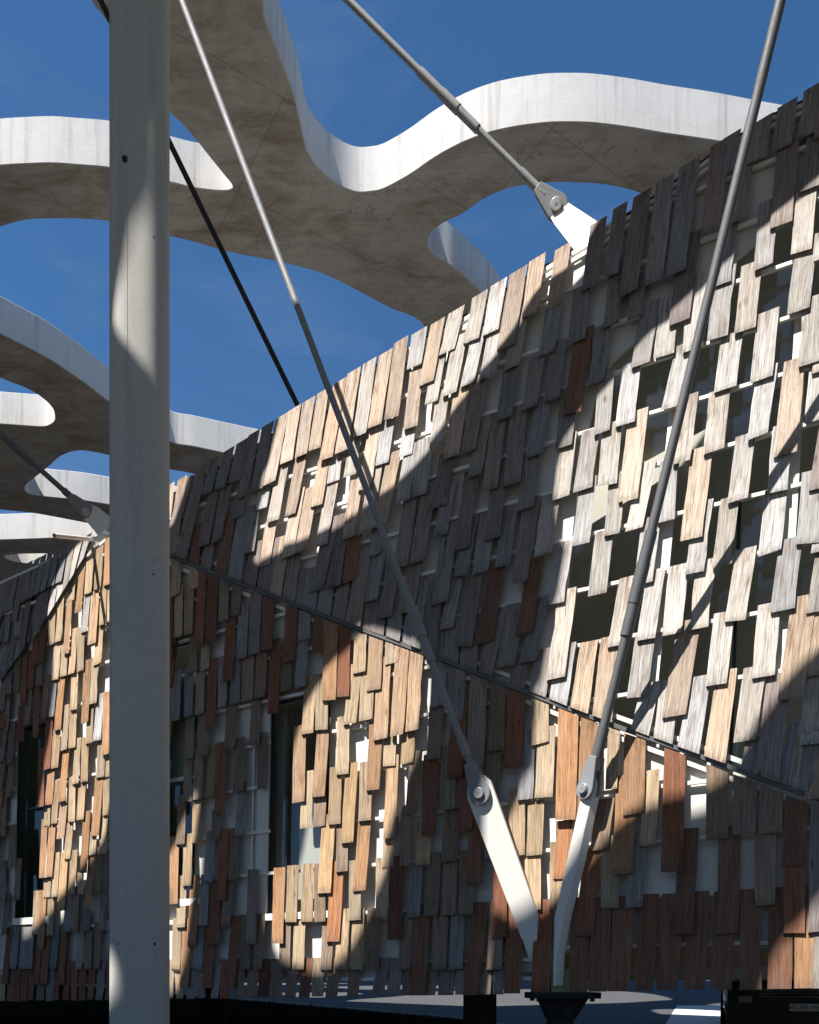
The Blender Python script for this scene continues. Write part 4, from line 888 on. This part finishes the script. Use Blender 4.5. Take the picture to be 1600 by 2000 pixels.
# wall panels with real holes for the windows
def panel(name, outline, holes, fn, off, thick, mat, parent=bld):
    loops = [[Vector((x, y, 0)) for x, y in outline]] + [[Vector((x, y, 0)) for x, y in h] for h in holes]
    flat = [q for l in loops for q in l]
    tri = tessellate_polygon(loops)
    fr_ = [fn(q.x, q.y, off) for q in flat]; bk = [p_ - OUT * thick for p_ in fr_]
    n = len(flat)
    fs = [tuple(t) for t in tri] + [tuple(i + n for i in reversed(t)) for t in tri]
    k = 0
    for l in loops:
        m = len(l)
        for i in range(m): fs.append((k + i, k + (i + 1) % m, n + k + (i + 1) % m, n + k + i))
        k += m
    return mesh_obj(name, fr_ + bk, fs, mat, parent)
def rect(x0, y0, x1, y1): return [(x0, y0), (x1, y0), (x1, y1), (x0, y1)]
lean = 10
def wrect(x0, y0, x1, y1):  # the openings lean a little with the wall
    k = .02 * (y1 - y0)
    return [(x0 + k / 2, y0 - rail_slope(x0, y0) * 0), (x1 + k / 2, y0 + rail_slope((x0 + x1) / 2, y0) * (x1 - x0)), (x1 - k / 2, y1 + rail_slope((x0 + x1) / 2, y1) * (x1 - x0)), (x0 - k / 2, y1)]
foot_l = [(1040, 1899), (600, 1916), (-200, 1926)]
foot_r = [(1860, 1838), (1500, 1850), (1100, 1862), (1040, 1862)]
crx = [(x, interp(CREASE, x)) for x in (-200, -100, 0, 95, 180, 205, 330, 600, 830, 1140, 1430, 1600, 1860)]
panel('wall_panel', [(x, y + 2) for x, y in crx] + foot_r + foot_l, [wrect(*w_) for w_ in WINS], wall_at, PANEL, .03, M_PANEL)
up_out = [(x, y + 26) for x, y in [(205, 1042), (250, 1010)] + tl2[2:-3]] + [(1640, 185)] + OPENING + \
         [(x, interp(CREASE, x) - 1) for x in (1080, 830, 600, 330, 205)]
panel('upper_wall_panel', up_out, [], roof_at, PANEL, .03, M_PANEL)
panel('upper_wall_panel', [(-200, 1215), (0, 1142), (60, 1115), (120, 1092), (165, 1082), (178, 1072)] + [(x, interp(CREASE, x)) for x in (150, 95, 0, -100, -200)], [], roof_at, PANEL, .03, M_PANEL)

# glazing of the upper opening, with posts, sill rail and head strip
panel('glass_pane', OPENING + [(1130, 1396), (1430, 1502), (1640, 1578)], [], roof_at, PANEL - .05, .008, M_GLASS)
def post_bar(name, x0, y0, x1, y1, wpx, off0, off1, mat, fn=roof_at):
    mb = MB()
    a = [fn(x0 - wpx / 2, y0, off0), fn(x0 + wpx / 2, y0, off0), fn(x0 + wpx / 2, y0, off1), fn(x0 - wpx / 2, y0, off1)]
    b_ = [fn(x1 - wpx / 2, y1, off0), fn(x1 + wpx / 2, y1, off0), fn(x1 + wpx / 2, y1, off1), fn(x1 - wpx / 2, y1, off1)]
    mb.hexa(a, b_); return mb.obj(name, mat, bld)
post_bar('mullion', 1338, 640, 1262, 1425, 30, PANEL - .06, PANEL + .02, M_PANEL)
post_bar('mullion', 1577, 440, 1512, 1530, 27, PANEL - .06, PANEL + .02, M_PANEL)
post_bar('mullion', 1445, 980, 1427, 1490, 7, PANEL - .06, PANEL, M_FRAME)
post_bar('mullion', 1340, 730, 1310, 1060, 4, -.14, -.12, M_WHITE)
# slim uprights that carry the rails
for x, y0, y1 in ((735, 760, 1225), (985, 590, 1325), (615, 860, 1185)):
    post_bar('rail_upright', x + (y1 - y0) * .07, y0, x - (y1 - y0) * .07, y1, 6, -.12, -.09, M_WHITE)
for x, y0, y1 in ((838, 1300, 1900), (1072, 1400, 1880), (722, 1270, 1905), (1310, 1480, 1860)):
    post_bar('rail_upright', x + (y1 - y0) * .012, y0, x - (y1 - y0) * .012, y1, 6, -.12, -.09, M_WHITE, wall_at)

def wbox(name, x0, y0, x1, y1, off0, off1, mat, parent=None, k=.02):
    s = rail_slope((x0 + x1) / 2, y0) * (x1 - x0); s2 = rail_slope((x0 + x1) / 2, y1) * (x1 - x0); t = k * (y1 - y0) / 2
    c4 = [(x0 + t, y0), (x1 + t, y0 + s), (x1 - t, y1 + s2), (x0 - t, y1)]
    mb = MB()
    mb.hexa([wall_at(x, y, off0) for x, y in c4], [wall_at(x, y, off1) for x, y in c4])
    return mb.obj(name, mat, parent or bld)
def window(x0, y0, x1, y1, jamb, parts):
    g = wbox('window', x0, y0, x1, y0 + 9, PANEL - .06, PANEL + .01, M_FRAME)
    def sub(name, a, b_, c_, d_, o0, o1, mat):
        return wbox(name, a, b_, c_, d_, o0, o1, mat, g)
    sub('glass_pane', x0 + jamb, y0 + 9, x1, y1 - 4, PANEL - .085, PANEL - .078, M_GLASS)
    sub('frame', x0, y0 + 9, x0 + jamb, y1, PANEL - .10, PANEL - .02, M_FRAME)
    sub('frame', x1 - 5, y0 + 9, x1, y1, PANEL - .10, PANEL - .04, M_FRAME)
    sub('sill', x0 - 6, y1 - 3, x1 + 6, y1 + 10, PANEL - .12, PANEL + .09, M_WHITE)
    for a, b_, c_, d_, o0, o1, mat, nm in parts: sub(nm, a, b_, c_, d_, o0, o1, mat)
    return g
window(*WINS[0], 6, [(46, 1580, 88, 1583, PANEL - .06, PANEL - .04, M_FRAME, 'glazing_bar'), (50, 1434, 53, 1790, PANEL - .06, PANEL - .03, M_FRAME, 'glazing_bar')])
window(*WINS[1], 4, [(324, 1522, 384, 1530, PANEL - .06, PANEL - .02, M_WHITE, 'glazing_bar'),
                     (322, 1330, 366, 1526, PANEL - .12, PANEL - .115, M_CURTAIN, 'curtain')])
window(*WINS[2], 12, [(558, 1390, 562, 1780, PANEL - .09, PANEL - .05, M_FRAME, 'glazing_bar'),
                      (584, 1560, 640, 1780, PANEL - .16, PANEL - .155, M_CURTAIN, 'curtain'), (540, 1400, 556, 1780, PANEL - .16, PANEL - .155, M_CURTAIN, 'curtain')])
wbox('window_jamb', 502, 1392, 524, 1792, PANEL + .002, PANEL + .03, M_PANEL)
wbox('window_head', 500, 1356, 645, 1373, PANEL + .002, PANEL + .05, simple('brown_grey_board', (.2, .17, .14), .7))
wbox('cable_pipe', 493, 1300, 496, 1800, PANEL + .01, PANEL + .03, M_WHITE)
wbox('window_head', 326, 1246, 388, 1262, PANEL + .002, PANEL + .05, simple('brown_grey_head_board', (.2, .17, .14), .7))
wbox('window_jamb', 20, 1425, 32, 1797, PANEL + .002, PANEL + .03, M_PANEL)

# shell of the building behind the panels: roof, back wall, floor, ends
D = 2.8
mb = MB()
xs = [-200, 0, 120, 205, 335, 500, 700, 900, 1100, 1300, 1500, 1600, 1750, 1880]
fr_ = [roof_at(x, interp(TOPLINE, x) + 30, PANEL) for x in xs]
bk = [q + NV * D + Vector((0, 0, -.25)) for q in fr_]
up = Vector((0, 0, .06))
mb.v = fr_ + bk + [q + up for q in fr_] + [q + up for q in bk]
n = len(xs)
for i in range(n - 1):
    mb.f += [(i, i + 1, n + i + 1, n + i), (2 * n + i, 2 * n + i + 1, 3 * n + i + 1, 3 * n + i), (i, i + 1, 2 * n + i + 1, 2 * n + i), (n + i, n + i + 1, 3 * n + i + 1, 3 * n + i)]
mb.f += [(0, n, 3 * n, 2 * n), (n - 1, 2 * n - 1, 4 * n - 1, 3 * n - 1)]
mb.obj('roof_deck', M_ROOM, bld)
mb = MB()
zb = .06
lo = [Vector((q.x, q.y, zb)) for q in bk]
L0_, L1_ = lo[0], lo[-1]
def bw(t, z): q = L0_.lerp(L1_, t); return Vector((q.x, q.y, z))
mb = MB()
def bwq(t0, t1, z0, z1): 
    a = [bw(t0, z0), bw(t1, z0), bw(t1, z1), bw(t0, z1)]; mb.hexa(a, [q + NV * .15 for q in a])
bwq(0, 1, .06, .75)
for i in range(8): bwq(i / 8 - (0 if i == 0 else .008), i / 8 + .03, .755, 1.995)
bwq(0, 1, 2.0, 6.3)
mb.obj('back_wall', M_ROOM, bld)
mb = MB()
a0_, a1_ = u_lo + .1, wall_at(760, 1900).dot(T)
q4 = [T * a0_ + NV * (C0 + 1.3), T * a1_ + NV * (C0 + 1.3), T * a1_ + NV * (C0 + 1.3) + Vector((0, 0, 3.4)), T * a0_ + NV * (C0 + 1.3) + Vector((0, 0, 3.4))]
q4 = [q + Vector((0, 0, .135)) for q in q4]
mb.hexa(q4, [q + NV * .08 for q in q4]); mb.obj('blocking_partition', simple('green_grey_partition', (.42, .45, .40), .8), bld)  # added to block the bright back glazing behind the lower windows
mb = MB(); a = [bw(0, .76), bw(1, .76), bw(1, 1.99), bw(0, 1.99)]; mb.hexa([q + NV * .05 for q in a], [q + NV * .06 for q in a]); mb.obj('back_glazing', M_GLASS, bld)
mb = MB()
b0 = T * u_lo + NV * (C0 + .2); b1 = T * u_hi + NV * (C0 + .2)
for z0, z1 in ((.06, .13),):
    mb.hexa([b0 + Vector((0, 0, z0)), b1 + Vector((0, 0, z0)), b1 + NV * D + Vector((0, 0, z0)), b0 + NV * D + Vector((0, 0, z0))],
            [b0 + Vector((0, 0, z1)), b1 + Vector((0, 0, z1)), b1 + NV * D + Vector((0, 0, z1)), b0 + NV * D + Vector((0, 0, z1))])
mb.obj('floor_slab', M_ROOM, bld)
mb = MB()
c0_, c1_ = T * wall_at(1060, 1880).dot(T) + NV * (C0 + .42), T * u_hi + NV * (C0 + .42)
mb.hexa([c0_ + Vector((0, 0, .052)), c1_ + Vector((0, 0, .052)), c1_ + Vector((0, 0, .27)), c0_ + Vector((0, 0, .27))],
        [c0_ + NV * .1 + Vector((0, 0, .052)), c1_ + NV * .1 + Vector((0, 0, .052)), c1_ + NV * .1 + Vector((0, 0, .27)), c0_ + NV * .1 + Vector((0, 0, .27))])
mb.obj('floor_beam', M_OLIVE, bld)
for uu, nm in ((u_lo + .03, 'end_wall'), (u_hi - .03, 'end_wall')):
    x = -200 if uu < 0 else 1860
    zt = top_z(x) - .2
    q0 = T * uu + NV * (C0 + .2)
    mb = MB()
    pts = [q0 + Vector((0, 0, .06)), q0 + NV * D + Vector((0, 0, .06)), q0 + NV * D + Vector((0, 0, zt - .2)), q0 + NV * (LEAN_R * 3.4) + Vector((0, 0, zt))]
    mb.prism(pts, [p_ + T * .05 for p_ in pts])
    mb.obj(nm, M_PANEL, bld)
# dark boards that close the roof edge behind the top row
def edge_board(x0, x1, dy, off0, off1):
    mb = MB()
    a = [roof_at(x0, interp(TOPLINE, x0) + dy, off0), roof_at(x1, interp(TOPLINE, x1) + dy, off0), roof_at(x1, interp(TOPLINE, x1) + dy, off1), roof_at(x0, interp(TOPLINE, x0) + dy, off1)]
    mb.hexa(a, [q + Vector((0, 0, .03)) for q in a]); mb.obj('roof_edge_board', M_DARKBOARD, bld)
for a, b_ in zip(tl2[1:], tl2[2:]): edge_board(a[0], b_[0] - 3, 22, -.04, -.26)
for a, b_ in zip(tl_, tl_[1:]): edge_board(a[0], b_[0] - 3, 18, -.04, -.26)
# round ceiling lamp seen through the opening (unlit)
q = roof_at(1425, 840, PANEL) + NV * 1.2 + Vector((0, 0, 1.0))
mb = MB(); mb.tube(q, q + Vector((0, 0, .03)), .06, n=24); mb.obj('ceiling_lamp', M_PANEL, bld, 30)
# ------------------------------------------------------------------ steel arms, lugs and tie rods
def plate(name, pts, fn, thick, mat, parent, direction=None):
    fr_ = [fn(x, y) for x, y in pts]
    d = (direction or -OUT) * thick
    mb = MB(); mb.prism(fr_, [q + d for q in fr_])
    o = mb.obj(name, mat, parent)
    bv = o.modifiers.new('b', 'BEVEL'); bv.width = .003; bv.segments = 2; bv.limit_method = 'ANGLE'
    return o
def off_line(y, y0, o0, y1, o1): return o0 + (o1 - o0) * (y - y0) / (y1 - y0)

# lower left arm (flat plate)
offA = lambda y: off_line(y, 1550, .25, 1890, -.004)
plate('steel_arm', [(913, 1560), (1041, 1891), (1049, 1850), (1050, 1787), (965, 1545), (958, 1525), (946, 1514), (932, 1512), (920, 1520), (913, 1535)],
      lambda x, y: wall_at(x, y, offA(y)), .03, M_WHITE, bld)
# lower right arm, seen nearly edge-on
offD = lambda y: off_line(y, 1540, .17, 1925, .035)
plate('steel_arm', [(1134, 1560), (1083, 1792), (1080, 1926), (1085, 1926), (1089, 1860), (1103, 1785), (1128, 1685), (1154, 1566), (1160, 1530), (1152, 1517), (1142, 1524), (1136, 1540)],
      lambda x, y: wall_at(x, y, offD(y)), 1, M_WHITE, bld, T * .042 + NV * .05)
# lugs along the roof edge
plate('steel_lug', [(1068, 402), (1072, 418), (1082, 436), (1133, 503), (1160, 520), (1200, 470), (1165, 431), (1105, 392), (1092, 385), (1078, 388)],
      lambda x, y: roof_at(x, y, -.035), .03, M_WHITE, bld)
plate('steel_lug', [(157, 1004), (163, 1016), (172, 1022), (206, 1064), (230, 1085), (245, 1020), (216, 1011), (188, 989), (174, 984), (161, 990)],
      lambda x, y: roof_at(x, y, -.035), .03, M_WHITE, bld)
# white tube sticking out at the peak
p1_ = roof_at(186, 1054, -.05); p0_ = ray(106, 1046) * (p1_.y - .75)
mb = MB(); mb.tube(p0_, p1_, .022, n=20, caps=False); mb.tube(p0_, p1_, .017, n=20, caps=False)
o = mb.obj('white_tube', M_WHITE, bld, 30)
adopt(bld)

def rod_point(x, y, a, b_):
    t = (y - a[1]) / (b_[1] - a[1]); return ray(x, y) / (1 / a[2] + (1 / b_[2] - 1 / a[2]) * t)

def clevis(root, pin, along, nrm, R_, rn, Lc, gap, tc, pr_, mat=None, pin_out=.03):
    """forked end: along = up the rod, nrm = axis of the pin"""
    mat = mat or M_GALV
    nrm = (nrm - along * nrm.dot(along)).normalized(); side = nrm.cross(along).normalized()
    mb = MB()
    for sgn in (1, -1):
        pts = []
        ang = math.acos(min(1, max(-1, (R_ - rn) / Lc)))
        for i in range(25):
            a = -math.pi + (math.pi - ang) - 0 + 0
        n_ = 28
        a0 = math.pi / 2 - math.asin((R_ - rn) / Lc)
        for i in range(n_ + 1):
            th = a0 + (2 * math.pi - 2 * a0) * i / n_
            pts.append(pin + along * math.cos(th) * R_ + side * math.sin(th) * R_)
        pts += [pin + along * Lc - side * rn, pin + along * Lc + side * rn]
        i0 = nrm * sgn * gap / 2; i1 = nrm * sgn * (gap / 2 + tc)
        mb.prism([q + i0 for q in pts], [q + i1 for q in pts])
    c = mb.obj('clevis', mat, root)
    bv = c.modifiers.new('b', 'BEVEL'); bv.width = .005; bv.segments = 2; bv.limit_method = 'ANGLE'; bv.angle_limit = R(50)
    # neck block joining both prongs, tapering into the rod socket
    mb = MB()
    mb.tube(pin + along * Lc * .60, pin + along * Lc * .86, max(rn * 1.12, gap / 2 + tc * .9), max(rn * 1.1, gap / 2 + tc * .6), n=32)
    mb.tube(pin + along * Lc * .86, pin + along * Lc * 1.04, max(rn * 1.1, gap / 2 + tc * .6), rn * .96, n=32)
    k = mb.obj('clevis_neck', mat, root, 40)
    mb = MB()
    e = gap / 2 + tc
    mb.tube(pin - nrm * (e + pin_out), pin + nrm * (e + pin_out), pr_, n=36)
    p_ = mb.obj('pin', M_PIN, root, 30)
    bv = p_.modifiers.new('b', 'BEVEL'); bv.width = .003; bv.segments = 2; bv.limit_method = 'ANGLE'
    mb = MB()
    for sgn in (1,):
        mb.tube(pin + nrm * sgn * (e + pin_out), pin + nrm * sgn * (e + pin_out + .002), pr_ * .22, n=16)
    mb.obj('pin_mark', M_GALV, root)

def tie_rod(label, a, b_, rad, sections, dark=None, ext=0.0, **kw):
    """a, b_: (photo x, y, distance) of the upper and lower end; sections: (y0, y1, radius factor)"""
    pa, pb = ray(a[0], a[1]) * a[2], ray(b_[0], b_[1]) * b_[2]
    along = (pa - pb).normalized()
    top = pa + along * ((HB - pa.z) / along.z)
    root = empty('tie_rod', pb)
    tag(root, label, 'tie rod', 'steel tie rods hanging the building from the canopy')
    mat = dark or kw.get('mat', M_GALV)
    Lc = kw.get('Lc', .24)
    def at_y(y):
        x = a[0] + (b_[0] - a[0]) * (y - a[1]) / (b_[1] - a[1]); r = ray(x, y)
        # nearest point of the rod to that sight line
        w = pb; A_ = along.dot(along); B_ = along.dot(r); C_ = r.dot(r); D_ = along.dot(w); E_ = r.dot(w)
        t = (B_ * E_ - C_ * D_) / (A_ * C_ - B_ * B_); return w + along * t
    mb = MB(); mb.tube(pb + along * (Lc if kw.get('clevis', 1) else 0), top + along * .05, rad, n=28); mb.obj('rod', mat, root, 30)
    for y0, y1, k in sections:
        q0, q1 = at_y(y0), at_y(y1)
        k0, k1 = k if isinstance(k, tuple) else (k, k)
        mb = MB(); mb.tube(q0, q1, rad * k0, rad * k1, n=28)
        o = mb.obj('sleeve', mat, root, 30)
    if kw.get('clevis', 1):
        clevis(root, pb, along, kw['nrm'], kw.get('R', .078), kw.get('rn', .036), Lc, kw.get('gap', .036), kw.get('tc', .028), kw.get('pr', .04), dark if kw.get('darkend') else None, kw.get('po', .022))
    # anchor plate on the canopy
    mb = MB(); mb.box((top.x - .14, top.y - .14, HB - .02), (top.x + .14, top.y + .14, HB + .01)); mb.obj('anchor_plate', M_GALV, root)
    adopt(root)
    return root

pinA = wall_at(941, 1551, .24)
tie_rod('galvanised tie rod crossing mid facade to the left arm of the white V', (355, 0, 7.68), (941, 1551, pinA.y), .027,
        [(1140, 1188, 1.25), (1188, 1246, 1.6), (1246, 1293, 1.35), (1440, 1478, 1.3), (560, 600, 1.06)], nrm=OUT, R=.086, rn=.038, Lc=.26, pr=.042)
pinB = roof_at(1088, 406, -.05)
tie_rod('galvanised tie rod against the blue sky pinned to the white lug on the roof edge', (680, 0, 7.6), (1088, 406, pinB.y), .030,
        [(140, 182, 1.28), (182, 214, 1.45), (214, 252, 1.28), (335, 378, 1.25)], nrm=OUT, R=.098, rn=.043, Lc=.235, pr=.05, po=.03)
pinD = wall_at(1147, 1543, .15)
tie_rod('thick grey tie rod rising at the right from the right arm of the white V', (1525, 0, 5.42), (1150, 1543, pinD.y - .0), .033,
        [(1038, 1100, 1.28), (1100, 1180, 1.42), (1180, 1243, 1.32), (1422, 1480, 1.28)], nrm=Vector((-.80, -.60, 0)), mat=M_GALV_GREY, R=.078, rn=.038, Lc=.24, gap=.05, tc=.026, pr=.038, po=.025)
pinE = roof_at(173, 1001, -.05)
tie_rod('short tie rod coloured dark for shade at the far left pinned to the lug left of the post', (0, 847, 9.7), (173, 1001, pinE.y), .030,
        [(845, 868, 1.35), (868, 905, 1.5), (958, 977, 1.3)], nrm=OUT, mat=M_GALV_GREY, R=.088, rn=.042, Lc=.24, pr=.045, po=.03)  # darker steel than its clevis: the shade on this rod is in the colour
tie_rod('thin tie rod, coloured black for shade, crossing the blue sky behind the post and the roof edge', (196, 0, 8.2), (600, 830, 8.95), .026,
        [], dark=M_GALV_DARK, clevis=0)

# black steel foot under the V
foot = empty('steel_foot', (0, 0, 0))
Yf = 6.62
def fp(x, y, dy=0): q = ray(x, y) * Yf; return Vector((q.x, q.y + dy, q.z))
tag(foot, 'black cast steel foot under the tip of the white V, with a bolted flange', 'support')
a, b_ = fp(1032, 1950), fp(1162, 1938)
mb = MB(); mb.box((a.x, Yf - .22, a.z), (b_.x, Yf + .22, b_.z)); mb.obj('flange', M_BLACK, foot)
for x in (1046, 1148):
    for dy in (-.17, .17):
        q = fp(x, 1950); mb = MB()
        mb.tube((q.x, Yf + dy, q.z - .022), (q.x, Yf + dy, q.z), .018, n=6); mb.obj('bolt', M_BLACK, foot)
gz = ground_z(Yf) - .05
mb = MB()
t0, t1 = fp(1054, 1950), fp(1142, 1950); l0, l1 = fp(1070, 1990), fp(1118, 1990)
mb.hexa([(t0.x, Yf - .15, t0.z), (t1.x, Yf - .15, t0.z), (t1.x, Yf + .15, t0.z), (t0.x, Yf + .15, t0.z)],
        [(l0.x, Yf - .12, l0.z), (l1.x, Yf - .12, l0.z), (l1.x, Yf + .12, l0.z), (l0.x, Yf + .12, l0.z)])
mb.obj('tapered_body', M_BLACK, foot)
mb = MB(); mb.box((l0.x + .01, Yf - .11, gz), (l1.x - .01, Yf + .11, l0.z)); mb.obj('stem', M_BLACK, foot)
q = fp(1104, 1976, -.15); mb = MB(); mb.tube(q, q + Vector((0, .05, 0)), .04, n=24); mb.obj('boss', M_BLACK, foot)
mb = MB(); mb.box((fp(1075, 1926).x, Yf - .04, fp(0, 1938).z), (fp(1140, 1926).x, Yf + .20, .11)); mb.obj('bearing_block', M_OLIVE, foot)
foot_c = foot

# ------------------------------------------------------------------ black car behind the building
cx0, cy0 = 4.42, 9.8
gz = ground_z(cy0 + 1)
car = empty('parked_car', (cx0 - .93, cy0, gz)); tag(car, 'black car parked nose-on behind the lower right corner of the building', 'car')
def section(y, zs_ws): return y, zs_ws
# half-width and height profile along the length: (y, z_bottom, z_belt, w_bottom, w_belt, z_top, w_top)
prof = [(0.0, .30, .62, .70, .74, .66, .66), (.06, .22, .72, .84, .86, .80, .74), (.25, .2, .84, .90, .90, .90, .76), (.9, .2, .92, .92, .92, 1.0, .78),
        (1.25, .2, .96, .92, .92, 1.08, .74), (1.95, .2, 1.0, .92, .92, 1.52, .62), (3.2, .2, 1.02, .92, .92, 1.56, .62), (4.0, .2, 1.02, .91, .91, 1.46, .6), (4.4, .25, 1.0, .86, .86, 1.05, .74), (4.5, .35, .9, .8, .8, .92, .7)]
v, f = [], []
for y, zb_, zm, wb, wm, zt, wt in prof:
    ringp = [(-wb, zb_), (-wm, (zb_ + zm) / 2), (-wm, zm), (-wt, zt), (0, zt + .02), (wt, zt), (wm, zm), (wm, (zb_ + zm) / 2), (wb, zb_), (0, zb_)]
    v += [Vector((cx0 + a, cy0 + y, gz + c_)) for a, c_ in ringp]
m = 10
for i in range(len(prof) - 1):
    for j in range(m): f.append((i * m + j, i * m + (j + 1) % m, (i + 1) * m + (j + 1) % m, (i + 1) * m + j))
f += [tuple(range(m)), tuple(range(len(v) - m, len(v)))]
o = mesh_obj('body', v, f, M_CAR, car, smooth=True, angle=40)
sb_ = o.modifiers.new('s', 'SUBSURF'); sb_.levels = 2; sb_.render_levels = 2
def cbox(name, x0, x1, z0, z1, y0, y1, mat, parent=car):
    mb = MB(); mb.box((cx0 + x0, cy0 + y0, gz + z0), (cx0 + x1, cy0 + y1, gz + z1))
    o = mb.obj(name, mat, parent); bv = o.modifiers.new('b', 'BEVEL'); bv.width = .008; bv.segments = 2; return o
cbox('bumper', -.86, .86, .25, .50, -.03, .12, M_CAR)
for k in range(3): cbox('grille_bar', -.52, .52, .56 + .035 * k, .568 + .035 * k, -.005, .03, M_CHROME)
cbox('windscreen', -.62, .62, 1.1, 1.45, 1.35, 1.75, M_GLASS)
for s_ in (-1, 1):
    mb = MB()
    q0 = Vector((cx0 + s_ * .78, cy0 + .03, gz + .70))
    mb.add([q0 + Vector((a * s_, b2, c_)) for a, b2, c_ in ((-.16, 0, -.05), (.07, .1, -.04), (.1, .2, .07), (-.14, .06, .06), (-.16, .14, -.05), (.07, .2, -.04), (.1, .26, .07), (-.14, .2, .06))],
           [(0, 1, 2, 3), (4, 5, 6, 7), (0, 1, 5, 4), (1, 2, 6, 5), (2, 3, 7, 6), (3, 0, 4, 7)])
    mb.obj('headlight', M_LENS, car)
    cbox('fog_light', s_ * .66 - .07, s_ * .66 + .07, .50, .57, -.035, .02, M_LENS)
    for yy in (.85, 3.6):
        mb = MB(); mb.tube((cx0 + s_ * .93, cy0 + yy, gz + .32), (cx0 + s_ * .72, cy0 + yy, gz + .32), .32, n=32)
        w_ = mb.obj('wheel', M_TYRE, car, 30)
        mb = MB(); mb.tube((cx0 + s_ * .935, cy0 + yy, gz + .32), (cx0 + s_ * .9, cy0 + yy, gz + .32), .2, n=24)
        mb.obj('rim', M_CHROME, w_, 30)
pl = cbox('number_plate', -.15 - .06, .15 - .06, .41, .49, -.045, -.032, M_NUMBER)
tc = bpy.data.curves.new('plate_text', 'FONT'); tc.body = 'VD\u00b7596 146'; tc.size = .078; tc.align_x = 'CENTER'; tc.align_y = 'CENTER'; tc.extrude = .0006
tmp = bpy.data.objects.new('tmp', tc); COL.objects.link(tmp)
tmp.location = (cx0 - .06, cy0 - .047, gz + .45); tmp.rotation_euler = (R(90), 0, 0); tmp.scale = (.8, 1, 1)
bpy.context.view_layer.update()
me = bpy.data.meshes.new_from_object(tmp.evaluated_get(bpy.context.evaluated_depsgraph_get())); me.transform(tmp.matrix_world); me.materials.clear(); me.materials.append(M_INK)
bpy.data.objects.remove(tmp)
link(bpy.data.objects.new('plate_lettering', me), pl)
adopt(car)
car.rotation_euler = (0, 0, -R(21))

# ------------------------------------------------------------------ tree far behind the left end
rt = random.Random(3)
tx, ty = -15.6, 30.0; tz = ground_z(ty)
tree = empty('broadleaf_tree', (tx, ty, tz)); tag(tree, 'small glimpse of a green tree at the left edge behind the roof', 'tree')
mb = MB(); mb.tube((tx, ty, tz - .1), (tx + .2, ty, tz + 7), .28, .16, 12)
for i in range(9):
    a = rt.uniform(0, 6.28); h = rt.uniform(5, 9); mb.tube((tx + .15, ty, tz + h - 1.5), (tx + math.cos(a) * 2.2, ty + math.sin(a) * 2.2, tz + h + 2), .09, .03, 7)
mb.obj('trunk', M_BARK, tree)
v, f = [], []
for i in range(150):
    th, ph = rt.uniform(0, 6.28), math.acos(rt.uniform(-1, 1)); rr = rt.uniform(.5, 1) ** .5
    c = Vector((tx + 3.2 * rr * math.sin(ph) * math.cos(th), ty + 3.2 * rr * math.sin(ph) * math.sin(th), tz + 10 + 3.9 * rr * math.cos(ph)))
    for j in range(26):
        q = c + Vector([rt.gauss(0, .32) for _ in range(3)]); n1 = Vector([rt.gauss(0, 1) for _ in range(3)]).normalized(); n2 = n1.orthogonal().normalized()
        k = len(v); v += [q + n1 * .09, q + n2 * .05, q - n1 * .09, q - n2 * .05]; f.append((k, k + 1, k + 2, k + 3))
me = bpy.data.meshes.new('crown'); me.from_pydata([tuple(q) for q in v], [], f); me.materials.append(M_LEAF)
o = link(bpy.data.objects.new('crown', me), tree)
adopt(tree)
